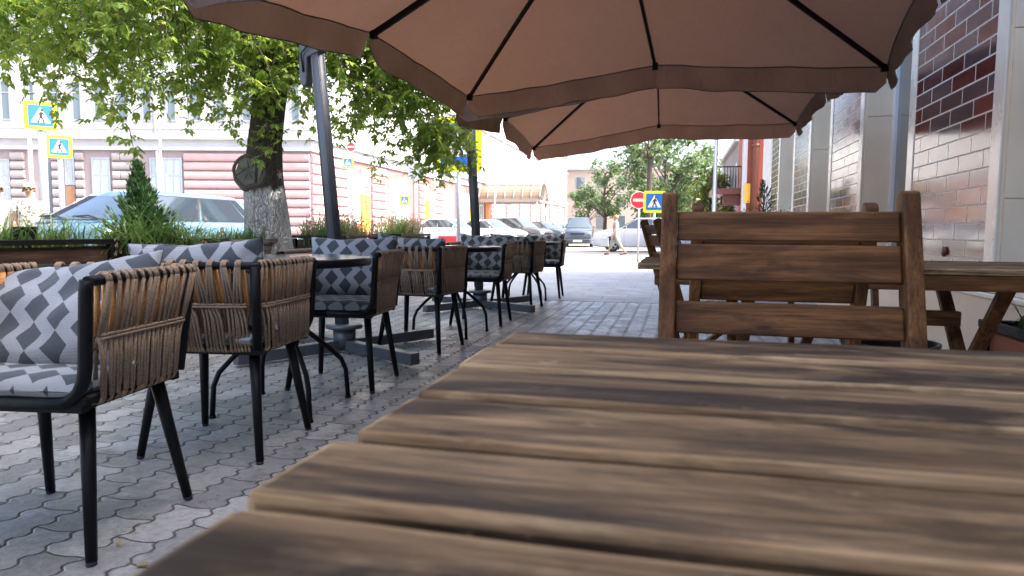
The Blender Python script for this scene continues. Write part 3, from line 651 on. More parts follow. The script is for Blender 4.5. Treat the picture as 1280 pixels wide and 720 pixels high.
# ------------------------------------------------------------------ parasols
def parasol(name, label, centre, rot, half, zc, zm, zp, pole, lean, tilt=0.0, hy=None):
    hy = hy or half
    t = thing(name, label, 'parasol', (pole[0], pole[1], 0), group='brown cantilever parasols')
    px, py = pole
    ca, sa = math.cos(rot), math.sin(rot)
    def W(lx, ly, z): return Vector((centre[0] + lx * ca - ly * sa - px, centre[1] + lx * sa + ly * ca - py, z + tilt * (lx + half) / (2 * half)))
    rim = []; 
    for k in range(8):
        lx, ly = [(-1, -1), (0, -1), (1, -1), (1, 0), (1, 1), (0, 1), (-1, 1), (-1, 0)][k]; rim.append((lx * half, ly * hy, zc if k % 2 == 0 else zm))
    b = MB(); ns, ntt = 26, 26
    def surf(k, s_, q):
        p = rim[k]; n_ = rim[(k + 1) % 8]; ex = p[0] + (n_[0] - p[0]) * q; ey = p[1] + (n_[1] - p[1]) * q; ez = p[2] + (n_[2] - p[2]) * q
        inn = 0.022 * math.sin(math.pi * q); ex *= 1 - inn; ey *= 1 - inn
        sag = -0.05 * math.sin(math.pi * q) * math.sin(math.pi * min(1, s_ * 0.9)) + 0.007 * noise.noise(Vector((ex * s_ * 3, ey * s_ * 3, k))) + 0.011 * s_ * s_ * math.sin(math.pi * q) * noise.noise(Vector((q * 9 + k * 3.7, s_ * 2.2, k * 5.1)))
        return W(ex * s_, ey * s_, zp + (ez - zp) * s_ ** 1.08 + sag)
    for k in range(8):
        vs = [surf(k, max(0.015, i / ns), j / ntt) for i in range(ns + 1) for j in range(ntt + 1)]
        fs = [(i * (ntt + 1) + j, i * (ntt + 1) + j + 1, (i + 1) * (ntt + 1) + j + 1, (i + 1) * (ntt + 1) + j) for i in range(ns) for j in range(ntt)]
        b.add(vs, fs, 0, True)
    cn = b.build('canopy', M['canopy'], t)
    for k in range(8):
        b = MB(); L = 24; vs = []; hgt = 0.17
        for j in range(L + 1):
            q = j / L; p = surf(k, 1, q); dv = (surf(k, 1, min(1, q + 0.02)) - surf(k, 1, max(0, q - 0.02))); dv.z = 0; dv.normalize(); out = Vector((dv.y, -dv.x, 0))
            dd = min(q, 1 - q) * half; rd = 0.07; isl = (k in (6, 7) and ((k == 6 and q > 0.5) or (k == 7 and q < 0.5))) or (k % 2 == 0 and q < 0.5) or (k % 2 == 1 and q > 0.5)
            rv = rd - math.sqrt(max(0, rd * rd - (rd - min(rd, dd)) ** 2)) if isl else 0
            for i in range(5):
                f = i / 4; wv = 0.02 * f * math.sin(q * 17 + k * 2.1 + 1.5 * noise.noise(Vector((q * 4, k, 7)))) + 0.03 * f * noise.noise(Vector((q * 9, k, f)))
                vs.append(p + out * (0.001 + wv + 0.024 * f) - Vector((0, 0, (hgt - rv) * f - 0.003)))
        fs = [(j * 5 + i, (j + 1) * 5 + i, (j + 1) * 5 + i + 1, j * 5 + i + 1) for j in range(L) for i in range(4)]
        b.add(vs, fs, 0, True); b.build('valance', M['canopy'], cn)
        vs2 = [v - Vector((0, 0, 0.0)) for v in vs[4::5]]; bb = MB(); bb.tube(vs2, 0.003, 4); bb.build('hem', M['black_plastic'], cn); bb = MB(); bb.tube([surf(k, 0.997, j / 16) + Vector((0, 0, -0.006)) for j in range(17)], 0.0045, 5); bb.build('edge_seam', M['black_plastic'], cn)
    for k in range(8):
        b = MB(); pts = [surf(k, s_, 0) - Vector((0, 0, 0.02)) for s_ in (0.03, 0.3, 0.6, 0.985)]
        wd = 0.028 if k != 7 else 0.036
        for p, q in zip(pts[:-1], pts[1:]): b.bar(p, q, wd * 0.7, wd)
        b.box((-0.02, -0.02, -0.03), (0.02, 0.02, 0.02), 0, Matrix.Translation(pts[-1])); b.build('rib', M['black'], t)
    b = MB(); c0 = W(0, 0, zp - 0.09); b.lathe([(0.07, -0.06), (0.08, 0), (0.07, 0.05)], c0, 16); b.build('hub', M['black_plastic'], t)
    # leaning pole, cranked arm over the canopy
    zt = 2.62; tx, ty = lean
    def poleat(z): return Vector((tx * z, ty * z, z))
    b = MB(); b.tube([poleat(0.16), poleat(zt)], 0.049, 18); 
    for a in range(6):
        an = a * math.pi / 3; off = Vector((0.049 * math.cos(an), 0.049 * math.sin(an), 0)); b.tube([poleat(0.24) + off, poleat(zt - 0.03) + off], 0.0055, 5)
    b.build('pole', M['pole'], t)
    top = W(0, 0, zp + 0.22); e0 = poleat(zt); b = MB(); mid = e0.lerp(top, 0.4) + Vector((0, 0, 0.5 * (top.z - e0.z) + 0.18))
    pts = [e0 * (1 - f) ** 2 + mid * 2 * f * (1 - f) + top * f * f for f in [i / 12 for i in range(13)]]; b.tube(pts, 0.04, 12); b.tube([top, W(0, 0, zp - 0.04)], 0.02, 10); b.build('arm', M['pole'], t)
    b = MB(); b.lathe([(0.11, 0.172), (0.128, 0.176), (0.128, 0.20), (0.11, 0.205)], (0, 0, 0), 24); b.lathe([(0.08, 0.05), (0.08, 0.17)], (0, 0, 0), 20); b.build('collar', M['pole'], t)
    hb = MB(); hp = poleat(2.08); 
    shp = [(-0.115, -0.16), (-0.09, -0.22), (-0.055, -0.21), (-0.05, -0.02), (0.06, 0.02), (0.06, 0.22), (-0.06, 0.22), (-0.11, 0.1)]
    hb.prism([(hp.x + u, hp.z + v) for u, v in shp], 'y', hp.y - 0.055, hp.y + 0.03); hh = hb.build('handle_housing', M['pole'], t, bevel=0.012, seg=2)
    cb = MB(); cb.tube([(hp.x - 0.075, hp.y - 0.06, hp.z - 0.12), (hp.x - 0.085, hp.y - 0.075, hp.z), (hp.x - 0.03, hp.y - 0.08, hp.z + 0.05), (hp.x + 0.1, hp.y - 0.07, hp.z + 0.07), (hp.x + 0.19, hp.y - 0.09, hp.z + 0.10)], 0.008, 6)
    cb.box((hp.x + 0.16, hp.y - 0.115, hp.z + 0.07), (hp.x + 0.22, hp.y - 0.07, hp.z + 0.14))
    for dx, dz in ((-0.04, 0.09), (0.04, 0.1)): cb.lathe([(0.017, 0), (0.017, 0.012), (0.008, 0.016)], (0, 0, 0), 10); q = len(cb.v) - 30; cb.v[q:] = [(hp.x + dx + x, hp.y - 0.056 - z, hp.z + dz + y) for x, y, z in cb.v[q:]]
    cb.build('cable_and_bolts', M['black_plastic'], hh)
    for k in range(4):
        a = R(-30 + 90 * k); d = Vector((math.cos(a), math.sin(a), 0)); b = MB(); b.bar(Vector((0, 0, 0.055)) + d * (0.0 if k % 2 else 0.05), Vector((0, 0, 0.055)) + d * 0.80, 0.075, 0.075)
        b.build('base_beam', M['pole'], t, bevel=0.006, seg=2)
    return t
parasol('parasol', 'near brown parasol whose canopy fills the top of the photo', (-0.389, 3.94), R(-8), 1.55, 1.985, 2.12, 2.80, (-2.29, 4.46), (-0.085, 0.0), 0.0, 1.46)
parasol('parasol', 'farther brown parasol behind the near one, its canopy partly seen below the near canopy', (-0.25, 7.36), R(0), 1.61, 1.955, 2.09, 2.74, (-2.14, 7.43), (-0.06, 0.0), 0.22, 1.57)

# ------------------------------------------------------------------ corner building across the street
class Frame:
    def __init__(s, o, sdir, ndir): s.o = o; s.s = sdir; s.n = ndir; s.M = Matrix((sdir, ndir, Vector((0, 0, 1)))).transposed().to_4x4(); s.M.translation = o
def fbox(b, F, s0, s1, n0, n1, z0, z1, mi=0): b.box((s0, n0, z0), (s1, n1, z1), mi, F.M)
FA = Frame(P0, FS, FN)                                   # the face turned towards the terrace; s runs to the left
FB = Frame(P0, Vector((0, 1, 0)), Vector((1, 0, 0)))     # the face along the street; s runs away from us
corner = thing('corner_building', 'large corner building with pink banded ground floor and white upper storeys across the street', 'building')
LA, LB_, HT = 30.0, 78.0, 12.6
b = MB()
fp = [P0 + FS * LA, P0 + FS * LA - FN * 14, Vector((-31, P0.y + LB_, 0)), P0 + Vector((0, LB_, 0)), P0]
fp = [Vector((p.x, p.y, 0)) for p in fp]
def shrink(z): return [(p.x, p.y, z) for p in fp]
b.add(shrink(-0.1) + shrink(5.0), [tuple(range(5))[::-1]] + [(i, (i + 1) % 5, 5 + (i + 1) % 5, 5 + i) for i in range(5)]); b.build('ground_floor_wall', [M['greypink']], corner)
b = MB(); b.add(shrink(5.003) + shrink(HT), [tuple(range(5, 10))] + [(i, (i + 1) % 5, 5 + (i + 1) % 5, 5 + i) for i in range(5)]); b.build('upper_wall', [M['white_wall']], corner)
b = MB(); fbox(b, FB, 0.02, LB_, 0.0, 0.03, 0.6, 4.45); b.build('street_wall', M['pink'], corner)
for F, L, nm in ((FA, LA, 0), (FB, LB_, 1)):
    b = MB()
    for z0, z1, pr in ((4.55, 4.72, 0.16), (4.72, 5.05, 0.10), (5.05, 5.17, 0.34), (5.55, 5.63, 0.10), (9.6, 9.85, 0.2), (11.95, 12.2, 0.25), (12.2, 12.55, 0.5)):
        fbox(b, F, -pr + 0.01 * nm, L, 0.0, pr, z0, z1)
    b.build('cornice', M['trim'], corner)
    b = MB(); fbox(b, F, -0.1 + 0.006 * nm, L, 0.0, 0.1, -0.05, 0.55); b.build('plinth', M['trim'], corner)
added_roof_m = plain('added_roof_dark', (0.022, 0.012, 0.011), 0.75, 0.0, 0.15, 2, 0.1, 0.15)  # near-black, so the added roof mirrors dark in the cafe tiles
cen = sum((Vector(p) for p in fp), Vector()) / 5
def ring(k, z): return [(p.x + (cen.x - p.x) * k, p.y + (cen.y - p.y) * k, z) for p in fp]
b = MB(); b.add(ring(0.01, HT + 0.004) + ring(0.16, 23.0), [tuple(range(5))[::-1], tuple(range(5, 10))] + [(i, (i + 1) % 5, 5 + (i + 1) % 5, 5 + i) for i in range(5)]); b.build('added_dark_roof', added_roof_m, corner)  # unseen roof, added so its reflection darkens the top of the tiled piers
def courses(F, s0, s1, z0, z1, n, pr, mat, name, blocks=None):
    b = MB(); h = (z1 - z0) / n
    for k in range(n):
        za = z0 + k * h; prof = []
        for i in range(7): a = i / 6 * math.pi; prof.append((0.03 + pr * math.sin(a) ** 0.6, za + 0.02 + (h - 0.04) * (1 - math.cos(a)) / 2))
        prof = [(0.0, za + 0.02)] + prof + [(0.0, za + h - 0.02)]
        cuts = [s0, s1]
        if blocks: 
            q = s0 + (blocks * 0.5 if k % 2 else blocks)
            cuts = [s0]
            while q < s1 - 0.25: cuts.append(q); q += blocks
            cuts.append(s1)
        for a, c in zip(cuts[:-1], cuts[1:]): b.prism(prof, 'x', a + 0.012, c - 0.012, 0, F.M)
    return b.build(name, mat, corner, bevel=0.02)
def fwindow(F, s0, s1, z0, z1, name='window', frame=None, glass=None, bars=(1, 1), deep=0.05, trim=True):
    b = MB(); f = 0.07
    fbox(b, F, s0, s0 + f, 0.0, deep + 0.03, z0, z1); fbox(b, F, s1 - f, s1, 0.0, deep + 0.03, z0, z1); fbox(b, F, s0 + f, s1 - f, 0.0, deep + 0.03, z0, z0 + f); fbox(b, F, s0 + f, s1 - f, 0.0, deep + 0.03, z1 - f, z1)
    for i in range(1, bars[0] + 1): q = s0 + (s1 - s0) * i / (bars[0] + 1); fbox(b, F, q - 0.03, q + 0.03, 0, deep + 0.02, z0 + f, z1 - f)
    for i in range(1, bars[1] + 1): q = z0 + (z1 - z0) * (1 - 0.3 * i); fbox(b, F, s0 + f, s1 - f, 0, deep + 0.016, q - 0.025, q + 0.025)
    o = b.build(name, frame or M['galv'], corner)
    b = MB(); fbox(b, F, s0 + f * 0.5, s1 - f * 0.5, 0.0, deep, z0 + f * 0.5, z1 - f * 0.5); b.build('pane', glass or M['pale_glass'], o)
    return o
# face A: pixels of the photo turned to metres along the face (26 px to the metre from the corner)
sA = lambda px: (389 - px) / 26.06
fwindow(FA, sA(231), sA(191), 1.5, 4.2, bars=(3, 1)); fwindow(FA, sA(142), sA(119), 1.5, 4.2, bars=(1, 1))
fwindow(FA, sA(98), sA(86), 2.9, 4.2, bars=(2, 1)); fwindow(FA, sA(18), sA(4), 1.6, 4.1, bars=(1, 1)); fwindow(FA, sA(-40), sA(-75), 1.6, 4.1, bars=(2, 1)); fwindow(FA, sA(-120), sA(-155), 1.6, 4.1, bars=(2, 1))
b = MB(); fbox(b, FA, sA(97.5), sA(86.5), 0.0, 0.07, 0.6, 2.86); b.build('boarded_panel', M['board'], corner)
b = MB(); fbox(b, FA, sA(68), sA(54), 0.0, 0.03, 0.0, 3.95); d = b.build('door', M['glass'], corner); b = MB(); b.tube([FA.M @ Vector((sA(57), 0.06, 1.0)), FA.M @ Vector((sA(57), 0.06, 1.35))], 0.02, 6); b.build('handle', M['galv'], d)
courses(FA, 0.0, sA(233), 0.6, 4.45, 9, 0.11, M['pale_pink'], 'rusticated_wall')
for a, c in ((180, 145), (110, 99), (82, 70), (37, 19), (-3, -35), (-80, -115), (-160, -200)): courses(FA, sA(a), sA(c), 0.6, 4.45, 9, 0.13, M['greystone'], 'rusticated_pier', 0.95)
for px in (-150, -115, -80, -45, -14, 17, 47, 77, 104, 131, 160, 190, 220, 250, 280, 312, 345, 372):
    fwindow(FA, sA(px) - 0.24, sA(px) + 0.24, 5.9, 7.75, bars=(0, 1), glass=M['glass'])
for px in (-115, -45, 17, 77, 131, 190, 250, 312, 372):
    fwindow(FA, sA(px) - 0.45, sA(px) + 0.45, 10.2, 11.75, bars=(1, 1), glass=M['glass'])
# face B along the street
sY = lambda Y: Y - P0.y
yy = [30.0, 33.6]
pil = [(0.0, 3.9), (6.6, 8.6), (14.0, 15.0), (17.2, 18.8), (22.0, 23.6), (26.0, 27.6), (32.5, 34.2), (38.6, 40.4), (44.5, 46.0), (50.5, 52.2), (56.5, 58.2), (63, 64.6), (70, 71.6), (76, 77.9)]
for a, c in pil: courses(FB, a, c, 0.6, 4.45, 8, 0.14, M['pale_pink'], 'rusticated_pier', None)
wins = [(4.3, 5.4), (9.2, 12.2), (19.4, 21.3), (24.0, 25.5), (28.2, 30.0), (35, 37.5), (41, 43.5), (47, 49.5), (53, 55.5), (59, 62), (65.2, 69), (72.2, 75)]
for a, c in wins: fwindow(FB, a, c, 1.2, 3.85, frame=M['white_metal'], bars=(2, 1))
for k in range(25):
    s_ = 1.6 + k * 3.05; fwindow(FB, s_, s_ + 1.1, 6.2, 8.9, frame=M['trim'], bars=(0, 1))
for k in range(12): s_ = 2.6 + k * 6.1; fwindow(FB, s_, s_ + 1.3, 10.2, 11.75, frame=M['trim'], bars=(0, 1))
for k in range(13): b = MB(); fbox(b, FB, 0.3 + k * 6.1, 1.1 + k * 6.1, 0.0, 0.12, 5.64, 9.58); b.build('pilaster', M['white_wall'], corner)
b = MB(); fbox(b, FB, 30.6, 32.1, 0.0, 0.09, 0.1, 3.6); b.build('door', M['orange'], corner)
# arched glass canopy over the street entrance
can = thing('entrance_canopy', 'arched glass and metal canopy over the entrance of the pink corner building', 'canopy', (-17, 60, 0))
b = MB(); Lc = 5.6; wc = 2.0
for i in range(8):
    x = 0.15 + (Lc - 0.2) * i / 7; b.tube([(x, wc * math.cos(a), 3.55 + 1.45 * math.sin(a)) for a in [math.pi * k / 14 for k in range(15)]], 0.045, 6)
for a in (0, 0.33, 0.66, 1.0): an = math.pi * a; b.bar((0.15, wc * math.cos(an), 3.55 + 1.45 * math.sin(an)), (Lc - 0.05, wc * math.cos(an), 3.55 + 1.45 * math.sin(an)), 0.07, 0.07)
b.box((0.1, -wc - 0.06, 3.3), (Lc, -wc + 0.06, 3.5)); b.box((0.1, wc - 0.06, 3.3), (Lc, wc + 0.06, 3.5)); b.box((Lc - 0.1, -wc + 0.06, 3.3), (Lc, wc - 0.06, 3.5))
for k in range(1, 10): an = math.pi * k / 10; b.bar((Lc - 0.05, 0, 3.5), (Lc - 0.05, wc * math.cos(an), 3.55 + 1.45 * math.sin(an)), 0.03, 0.03)
b.tube([(Lc - 0.05, 0, 4.95), (Lc - 0.05, 0, 5.7)], [0.09, 0.01], 6); b.build('frame', M['roof'], can)
b = MB(); vs = [(x, (wc - 0.03) * math.cos(math.pi * k / 14), 3.55 + 1.42 * math.sin(math.pi * k / 14)) for x in (0.15, Lc - 0.08) for k in range(15)]
b.add(vs, [(k, k + 1, 16 + k, 15 + k) for k in range(14)]); tg = NT('canopy_sheet'); tg.col((0.22, 0.17, 0.12)); tg.set(Roughness=0.25); tg.b.inputs['Transmission Weight'].default_value = 0.3; b.build('glazing', tg.m, can, fix=False)
for y in (-wc, wc):
    b = MB(); b.tube([(Lc - 0.25, y, 0), (Lc - 0.25, y, 3.3)], 0.09, 10); b.build('column', M['roof'], can)

# lettering: vertical boards on the street face
def text_mesh(body, size, mat, Mx, name, parent, ext=0.01):
    cu = bpy.data.curves.new(name, 'FONT'); cu.body = body; cu.size = size; cu.extrude = ext; cu.align_x = 'CENTER'; cu.align_y = 'CENTER'; cu.space_line = 0.82
    o = bpy.data.objects.new(name, cu); COL.objects.link(o); dg = bpy.context.evaluated_depsgraph_get(); me = bpy.data.meshes.new_from_object(o.evaluated_get(dg)); bpy.data.objects.remove(o); bpy.data.curves.remove(cu)
    me.materials.clear(); me.materials.append(mat); me.transform(Mx); q = bpy.data.objects.new(name, me); COL.objects.link(q)
    if parent: q.parent = parent
    return q
def vboard(label, Y, wd, z0, z1, zs, t_up, t_lo, rust):
    t = thing('vertical_sign', label, 'sign', (-17 + 0.19, Y, 0), 0, 'vertical ochre signs on the pink street face')
    b = MB(); b.box((-0.16, -wd / 2, zs + 0.01), (0, wd / 2, z1)); up_ = b.build('upper_panel', M['cream'], t)
    b = MB(); b.box((-0.16, -wd / 2, z0), (0, wd / 2, zs)); lo = b.build('lower_panel', M['ochre'], t)
    base = Matrix(((0, 0, 1, 0), (1, 0, 0, 0), (0, 1, 0, 0), (0, 0, 0, 1)))
    text_mesh(t_up, wd * 0.66, M['orange'], Matrix.Translation((0.005, 0, (zs + z1) / 2)) @ base, 'lettering', up_)
    text_mesh(t_lo, wd * 0.72, M['brown_pipe'] if rust else M['cream'], Matrix.Translation((0.005, 0, (zs + z0) / 2)) @ base, 'lettering', lo)
vboard('tall ochre vertical sign with cream upper part between pink piers near the building corner', 35.55, 1.0, 0.75, 4.15, 2.75, 'Н\nН\nН', 'П\nЕ\nТ\nР\nА', True)
vboard('narrow ochre vertical sign on the pink face just past the window planter', 45.2, 0.9, 0.7, 4.0, 2.9, 'Н\nН', 'П\nЕ\nТ\nР\nА', True)
vboard('farthest ochre vertical sign beside the arched entrance canopy', 55.8, 1.1, 0.7, 4.2, 3.2, 'Н', 'П\nЕ\nТ\nР\nА', True)

# ------------------------------------------------------------------ buildings farther off
def simple_building(name, label, x0, y0, x1, y1, h, mat, faces, rows, rooftype='flat'):
    t = thing(name, label, 'building', ((x0 + x1) / 2, (y0 + y1) / 2, 0)); cx_, cy_ = (x0 + x1) / 2, (y0 + y1) / 2
    b = MB(); b.box((x0 - cx_, y0 - cy_, -0.1), (x1 - cx_, y1 - cy_, h)); b.build('wall', mat, t)
    b = MB(); b.box((x0 - cx_ - 0.4, y0 - cy_ - 0.4, h + 0.003), (x1 - cx_ + 0.4, y1 - cy_ + 0.4, h + 0.35)); b.build('cornice', M['trim'], t)
    for f, step, ww in faces:
        L = (x1 - x0) if f == 'S' else (y1 - y0); n = int(L / step)
        for k in range(n):
            q = -L / 2 + step * (k + 0.5)
            for z0, z1 in rows:
                b = MB(); g = MB()
                if f == 'S': b.box((q - ww / 2 - .08, y0 - cy_ - 0.07, z0 - .08), (q + ww / 2 + .08, y0 - cy_ - 0.002, z1 + .08)); g.box((q - ww / 2, y0 - cy_ - 0.09, z0), (q + ww / 2, y0 - cy_ - 0.071, z1))
                else: b.box((x0 - cx_ - 0.07, q - ww / 2 - .08, z0 - .08), (x0 - cx_ - 0.002, q + ww / 2 + .08, z1 + .08)); g.box((x0 - cx_ - 0.09, q - ww / 2, z0), (x0 - cx_ - 0.071, q + ww / 2, z1))
                o = b.build('window', M['trim'], t); g.build('pane', M['glass'], o)
    return t
red = simple_building('red_building', 'red rendered building with brown drainpipe just past the cafe building', 2.6, 28.5, 12, 32.6, 11.5, M['red_wall'], [('S', 3.0, 1.2)], [(1.0, 3.0), (4.4, 6.4), (7.8, 9.8)])
def rel(t, x, y, z): return (x - t.location.x, y - t.location.y, z)
b = MB(); b.tube([rel(red, 2.88, 28.36, 0.2), rel(red, 2.88, 28.36, 11.3)], 0.13, 10)
for z in (1.5, 4.2, 7.0, 9.6): b.tube([rel(red, 2.88, 28.36, z - 0.06), rel(red, 2.88, 28.36, z + 0.06)], 0.16, 10)
b.build('drainpipe', M['brown_pipe'], red)
b = MB(); b.box(rel(red, 2.50, 28.40, 2.0), rel(red, 2.74, 28.497, 2.75)); b.build('yellow_panel', M['ochre'], red)
b = MB(); b.box(rel(red, 2.44, 28.42, 0.0), rel(red, 2.597, 28.9, 11.2)); b.build('white_quoin', M['trim'], red)
bl = MB(); bl.box(rel(red, 1.35, 29.2, 2.38), rel(red, 2.597, 31.8, 2.62)); bl.box(rel(red, 1.8, 29.5, 2.0), rel(red, 2.597, 29.7, 2.377)); bl.box(rel(red, 1.8, 31.3, 2.0), rel(red, 2.597, 31.5, 2.377)); bo = bl.build('balcony', M['brown_pipe'], red)
g = MB()
for k in range(28): y = 29.23 + 2.54 * k / 27; g.bar(rel(red, 1.39, y, 2.63), rel(red, 1.39, y, 3.45), 0.025, 0.025)
for k in range(12): x = 1.39 + 1.18 * k / 11; g.bar(rel(red, x, 29.25, 2.63), rel(red, x, 29.25, 3.45), 0.025, 0.025); 
g.bar(rel(red, 1.39, 29.2, 3.48), rel(red, 1.39, 31.8, 3.48), 0.05, 0.05); g.bar(rel(red, 1.39, 29.25, 3.48), rel(red, 2.59, 29.25, 3.48), 0.05, 0.05); g.build('railing', M['black'], bo)
simple_building('pale_building', 'pale cream block far down the street behind the parked cars and trees', -21, 116, 3, 130, 11, M['cream'], [('S', 3.4, 1.4)], [(1.2, 3.4), (4.8, 7.0), (8.0, 9.8)])
simple_building('peach_building', 'low peach coloured house far beyond the crossing', -3.5, 88, 6, 98, 4.2, M['peach'], [('S', 2.4, 1.1)], [(1.1, 2.8)])
simple_building('grey_building', 'grey house beyond the street trees on the right side of the street', 5, 62, 16, 84, 8.5, M['greystone'], [('W', 3.4, 1.2), ('S', 2.8, 1.2)], [(1.0, 2.8), (4.6, 6.8)])

simple_building('pale_building', 'long pale block at the far left end of the cross street, out of the photo', -96, 2, -50, 18, 11, M['cream'], [('S', 4.2, 1.5)], [(1.2, 3.4), (5.0, 7.4)])

# ------------------------------------------------------------------ street tree with whitewashed trunk
def leaflet(vs, fs, p, d, n, L, W_):
    s_ = d.cross(n)
    if s_.length < 1e-4: s_ = d.orthogonal()
    s_.normalize(); n = s_.cross(d); o = len(vs)
    a = p; m1 = p + d * L * 0.33 ; m2 = p + d * L * 0.68; e = p + d * L - n * L * 0.12
    for q in (a, m1 + s_ * W_ / 2 + n * W_ * 0.12, m1 - n * W_ * 0.05, m1 - s_ * W_ / 2 + n * W_ * 0.12, m2 + s_ * W_ * 0.36 - n * W_ * .02, m2 - n * W_ * 0.15, m2 - s_ * W_ * 0.36 - n * W_ * .02, e): vs.append(tuple(q))
    for f in ((0, 2, 1), (0, 3, 2), (1, 2, 5, 4), (2, 3, 6, 5), (4, 5, 7), (5, 6, 7)): fs.append(tuple(i + o for i in f))
def compound_leaf(vs, fs, p, d, r, size):
    d = d.normalized(); n = Vector((r.uniform(-.5, .5), r.uniform(-.5, .5), 1)).normalized()
    s_ = d.cross(n)
    if s_.length < 1e-3: s_ = d.orthogonal()
    s_.normalize(); n = s_.cross(d)
    L = size
    leaflet(vs, fs, p + d * L * 0.9, (d + n * r.uniform(-.25, .1)).normalized(), n, L * 0.85, L * 0.40)
    for f in (0.42, 0.78) if r.random() < 0.75 else (0.6,):
        for q in (1, -1): leaflet(vs, fs, p + d * L * f, (d * 0.75 + s_ * q + Vector((0, 0, -0.35))).normalized(), n, L * r.uniform(.55, .78), L * 0.33)
def big_tree():
    r = random.Random(21); base = Vector((-3.97, 6.15, 0))
    t = thing('street_tree', 'leafy street tree with a whitewashed trunk base and one sawn off limb', 'tree', base)
    b = MB(); N = 26; vs = []; seg = 22
    path = [(0, 0, -0.05), (0, 0, 0.25), (-0.01, 0, 0.8), (-0.03, 0, 1.3), (-0.02, 0, 1.7), (0.03, 0, 2.05), (0.07, 0, 2.35)]; rad = [0.33, 0.265, 0.215, 0.195, 0.16, 0.15, 0.16]
    def lerp(z):
        for i in range(len(path) - 1):
            if z <= path[i + 1][2]: f = (z - path[i][2]) / (path[i + 1][2] - path[i][2]); return [path[i][k] + (path[i + 1][k] - path[i][k]) * f for k in (0, 1)], rad[i] + (rad[i + 1] - rad[i]) * f
        return path[-1][:2], rad[-1]
    for i in range(N + 1):
        z = -0.05 + 2.4 * i / N; c, rr = lerp(z)
        for j in range(seg):
            a = 2 * math.pi * j / seg; k = rr * (1 + 0.10 * noise.noise(Vector((math.cos(a) * 2.2, math.sin(a) * 2.2, z * 1.1))) + 0.05 * noise.noise(Vector((math.cos(a) * 6, math.sin(a) * 6, z * 2.5))))
            vs.append((c[0] + k * math.cos(a), c[1] + k * math.sin(a), z))
    fs = [(i * seg + j, i * seg + (j + 1) % seg, (i + 1) * seg + (j + 1) % seg, (i + 1) * seg + j) for i in range(N) for j in range(seg)]
    b.add(vs, fs, 0, True); tw = b.build('trunk', M['bark'], t)
    # sawn limb with its lumpy collar, facing the terrace
    b = MB(); d = Vector((0.22, -0.96, 0.08)).normalized(); o = Vector((-0.10, -0.06, 1.42)); e1 = d.orthogonal().normalized(); e2 = d.cross(e1); vs = []; K = 22
    prof = [(0.0, 0.20), (0.05, 0.195), (0.10, 0.182), (0.135, 0.168), (0.15, 0.148), (0.138, 0.132)]
    for s_, rr in prof:
        for j in range(K): a = 2 * math.pi * j / K; k = rr * (1 + 0.13 * noise.noise(Vector((math.cos(a) * 2.5, math.sin(a) * 2.5, s_ * 6)))); vs.append(o + d * s_ + e1 * k * math.cos(a) + e2 * k * math.sin(a))
    b.add(vs, [(i * K + j, i * K + (j + 1) % K, (i + 1) * K + (j + 1) % K, (i + 1) * K + j) for i in range(len(prof) - 1) for j in range(K)], 0, True); lm = b.build('limb_collar', M['bark_far'], tw)
    tm = NT('sawn_wood'); v = tm.obj(); g = tm.n('ShaderNodeTexVoronoi', feature='DISTANCE_TO_EDGE'); g.inputs['Scale'].default_value = 4.5; tm.l(v, g.inputs['Vector']); tm.col(tm.mix(tm.rng(g.outputs['Distance'], 0, 0.04, 1, 0), tm.ramp(tm.noise(v, 9, 4), [(0.3, (0.075, 0.08, 0.068)), (0.7, (0.15, 0.145, 0.12))]), (0.015, 0.014, 0.013))); tm.set(Roughness=0.9)
    b = MB(); vs = [o + d * 0.139] + [o + d * 0.141 + (e1 * math.cos(2 * math.pi * j / K) + e2 * math.sin(2 * math.pi * j / K)) * 0.135 * (1 + 0.08 * math.sin(j * 1.3)) for j in range(K)]
    b.add(vs, [(0, 1 + j, 1 + (j + 1) % K) for j in range(K)]); b.build('sawn_face', tm.m, lm); b = MB()
    for a_, L_ in ((0.3, .125), (1.2, .10), (2.0, .12), (3.3, .11), (4.1, .125), (5.2, .10)):
        e_ = e1 * math.cos(a_) + e2 * math.sin(a_); f_ = e1 * -math.sin(a_) + e2 * math.cos(a_); c_ = o + d * 0.1435; b.add([c_, c_ + e_ * L_ * .55 + f_ * .007, c_ + e_ * L_, c_ + e_ * L_ * .5 - f_ * .004], [(0, 1, 2, 3)])
    b.build('drying_cracks', M['sign_black'], lm, fix=False)
    # limbs
    top = Vector((0.07, 0, 2.25)); limbs = [
        [(0, 0, 0), (-0.35, -0.1, 0.6), (-1.1, -0.4, 1.2), (-2.2, -0.7, 1.7), (-3.4, -0.9, 2.0)],
        [(0, 0, 0), (0.35, 0.1, 0.35), (0.8, 0.35, 0.7), (1.2, 0.7, 0.85), (1.55, 1.1, 0.7)],
        [(0, 0, 0), (0.1, 0.1, 0.9), (-0.1, 0.3, 2.0), (-0.4, 0.5, 3.3), (-0.5, 0.6, 4.8)],
        [(0.0, 0, 0.1), (-0.1, -0.7, 0.7), (-0.5, -1.6, 1.1), (-1.0, -2.5, 1.35), (-1.5, -3.2, 1.3)],
        [(0.0, 0, 0.1), (0.3, -0.5, 0.9), (0.8, -1.2, 1.7), (1.0, -1.9, 2.2), (1.2, -2.4, 2.3)],
        [(0.0, 0, 0.2), (0.4, 0.7, 1.0), (0.9, 1.6, 1.9), (1.3, 2.6, 2.4), (1.6, 3.4, 2.5)],
        [(0.0, 0, 0.2), (-0.5, 0.7, 1.1), (-1.4, 1.4, 2.0), (-2.3, 2.2, 2.8), (-3, 2.9, 3.2)]]
    tips = []
